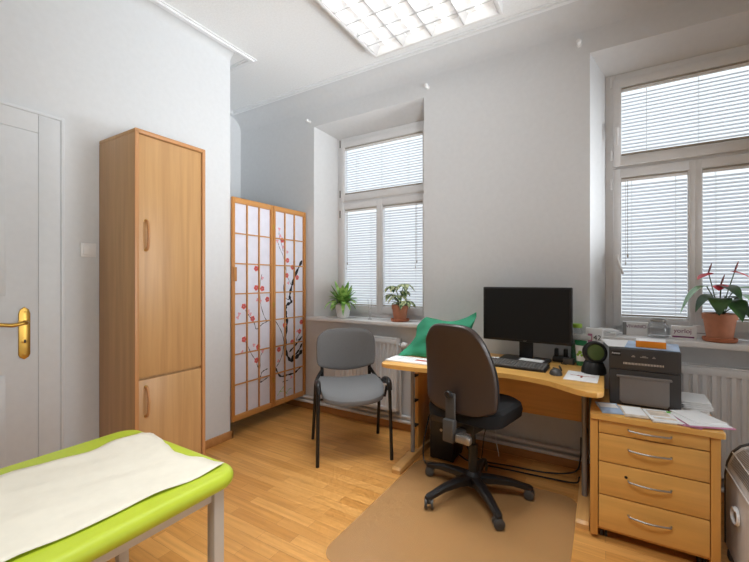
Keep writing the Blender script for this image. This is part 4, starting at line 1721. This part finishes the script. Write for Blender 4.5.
# ------------------------------------------------------------------ massage table
TZ = .68
t = thing('massage_table', 'lime green padded treatment table on beige steel legs', 'treatment table', (-1.335, .84, 0))
hw = .335
bm = nb()
rings = []
for k in range(15):
    th = R(-90 + 180 * k / 14)
    d = .026 * (1 - math.cos(th))
    ol = rounded(-hw + d, hw - d, -1.95 + d, -d, .075 - d, 10)
    rings.append([(x, y, TZ - .026 + .026 * math.sin(th)) for x, y in ol + ol[:1]])
g = grid(bm, rings)
bm.faces.new(g[0][:-1])
bm.faces.new(g[-1][:-1])
bmesh.ops.remove_doubles(bm, verts=bm.verts, dist=1e-5)
obj('padded_top', bm, 'lime', t)
bm = nb()
for x in (-hw + .045, hw - .070):
    bx(bm, x, x + .025, -1.85, -.06, TZ - .090, TZ - .053, .003)
for y in (-.085, -1.85):
    bx(bm, -hw + .07, hw - .07, y, y + .025, TZ - .090, TZ - .053, .003)
obj('frame_rail', bm, 'tablemetal', t)
for x in (-hw + .031, hw - .067):
    for y in (-.085, -1.87):
        bm = nb()
        bx(bm, x, x + .036, y, y + .036, .0, TZ - .053, .003)
        obj('leg', bm, 'tablemetal', t)
# paper sheet on the table
bm = nb()
rows = []
nx, ny = 22, 60
rnd = random.Random(5)
for j in range(ny + 1):
    v = j / ny
    row = []
    for i in range(nx + 1):
        u = i / nx
        xl = -.222 + .015 * math.sin(v * 16) - .010 * math.sin(v * 41)
        xr = .268 + .010 * math.sin(v * 13 + 1) + .006 * math.sin(v * 37)
        x = xl + (xr - xl) * u
        y = -.034 - 1.88 * v + .018 * math.sin(u * 7 + .6) * (1 - v) - .012 * u * (1 - v)
        z = TZ + .0062 + .0032 * (math.sin(x * 31 + y * 17) * math.sin(y * 23 - x * 9)) + .002 * math.sin(x * 70 - y * 30)
        edge = hw - abs(x)
        if edge < .0235:
            z -= .018 * ((.0235 - edge) / .0235) ** 2
        if y > -.0235:
            z -= .018 * ((y + .0235) / .0235) ** 2
        row.append((x, y, z))
    rows.append(row)
grid(bm, rows)
o = obj('table_sheet', bm, 'sheet', None, (-1.335, .84, 0), solid=.0012)
tag(o, 'crumpled cream paper sheet spread over the lime green table', 'sheet')

# ------------------------------------------------------------------ portable convector heater
t = thing('convector_heater', 'white portable convector heater with top grille right of the pedestal', 'heater', (.60, 2.40, 0))
prof = [(-.115, .04), (-.115, .36), (-.108, .42), (-.090, .47), (-.06, .505), (-.02, .525), (.03, .53), (.085, .53), (.085, .04)]
LN = .75
bm = nb()
prism(bm, prof, -LN, 0, 'y', bev=.004)
obj('heater_body', bm, 'radiator', t)
bm = nb()
ph = [(x * 1.03, z * 1.012) for x, z in prof]
prism(bm, ph, 0.0005, .014, 'y', bev=.003)
prism(bm, ph, -LN - .014, -LN - .0005, 'y', bev=.003)
obj('end_cap', bm, 'darkgrey', t)
bm = nb()
k = 0
y = -LN + .04
nrm = Vector((-.55, 0, .83)).normalized()
while y < -.04:
    for (a, b) in (((-.106, .428), (-.089, .474)), ((-.088, .476), (-.058, .509)), ((-.055, .510), (-.02, .528))):
        bm.faces.new([bm.verts.new((a[0] - .002, y, a[1] + .001)), bm.verts.new((b[0] - .001, y, b[1] + .002)), bm.verts.new((b[0] - .001, y + .006, b[1] + .002)), bm.verts.new((a[0] - .002, y + .006, a[1] + .001))])
    y += .013
obj('grille_slot', bm, 'greycol', t, smooth=False)
for (x, z) in ((-.117, .40), (-.091, .474), (-.02, .529)):
    bm = nb()
    tube(bm, [(x, -LN, z), (x, 0, z)], .003, 6)
    obj('grille_border', bm, 'white', t)
for y in (-.06, -LN + .06):
    bm = nb()
    bx(bm, -.12, .10, y - .02, y + .02, .0, .042, .008)
    obj('heater_foot', bm, 'darkgrey', t)
bm = nb()
pts = []
for k in range(30):
    an = k * .5
    pts.append((-.1195 - .0004 * k, -.20 + .045 * math.cos(an + .01 * k), .27 + .035 * math.sin(an)))
tube(bm, pts, .0035, 7)
obj('coiled_cord', bm, 'white', t)
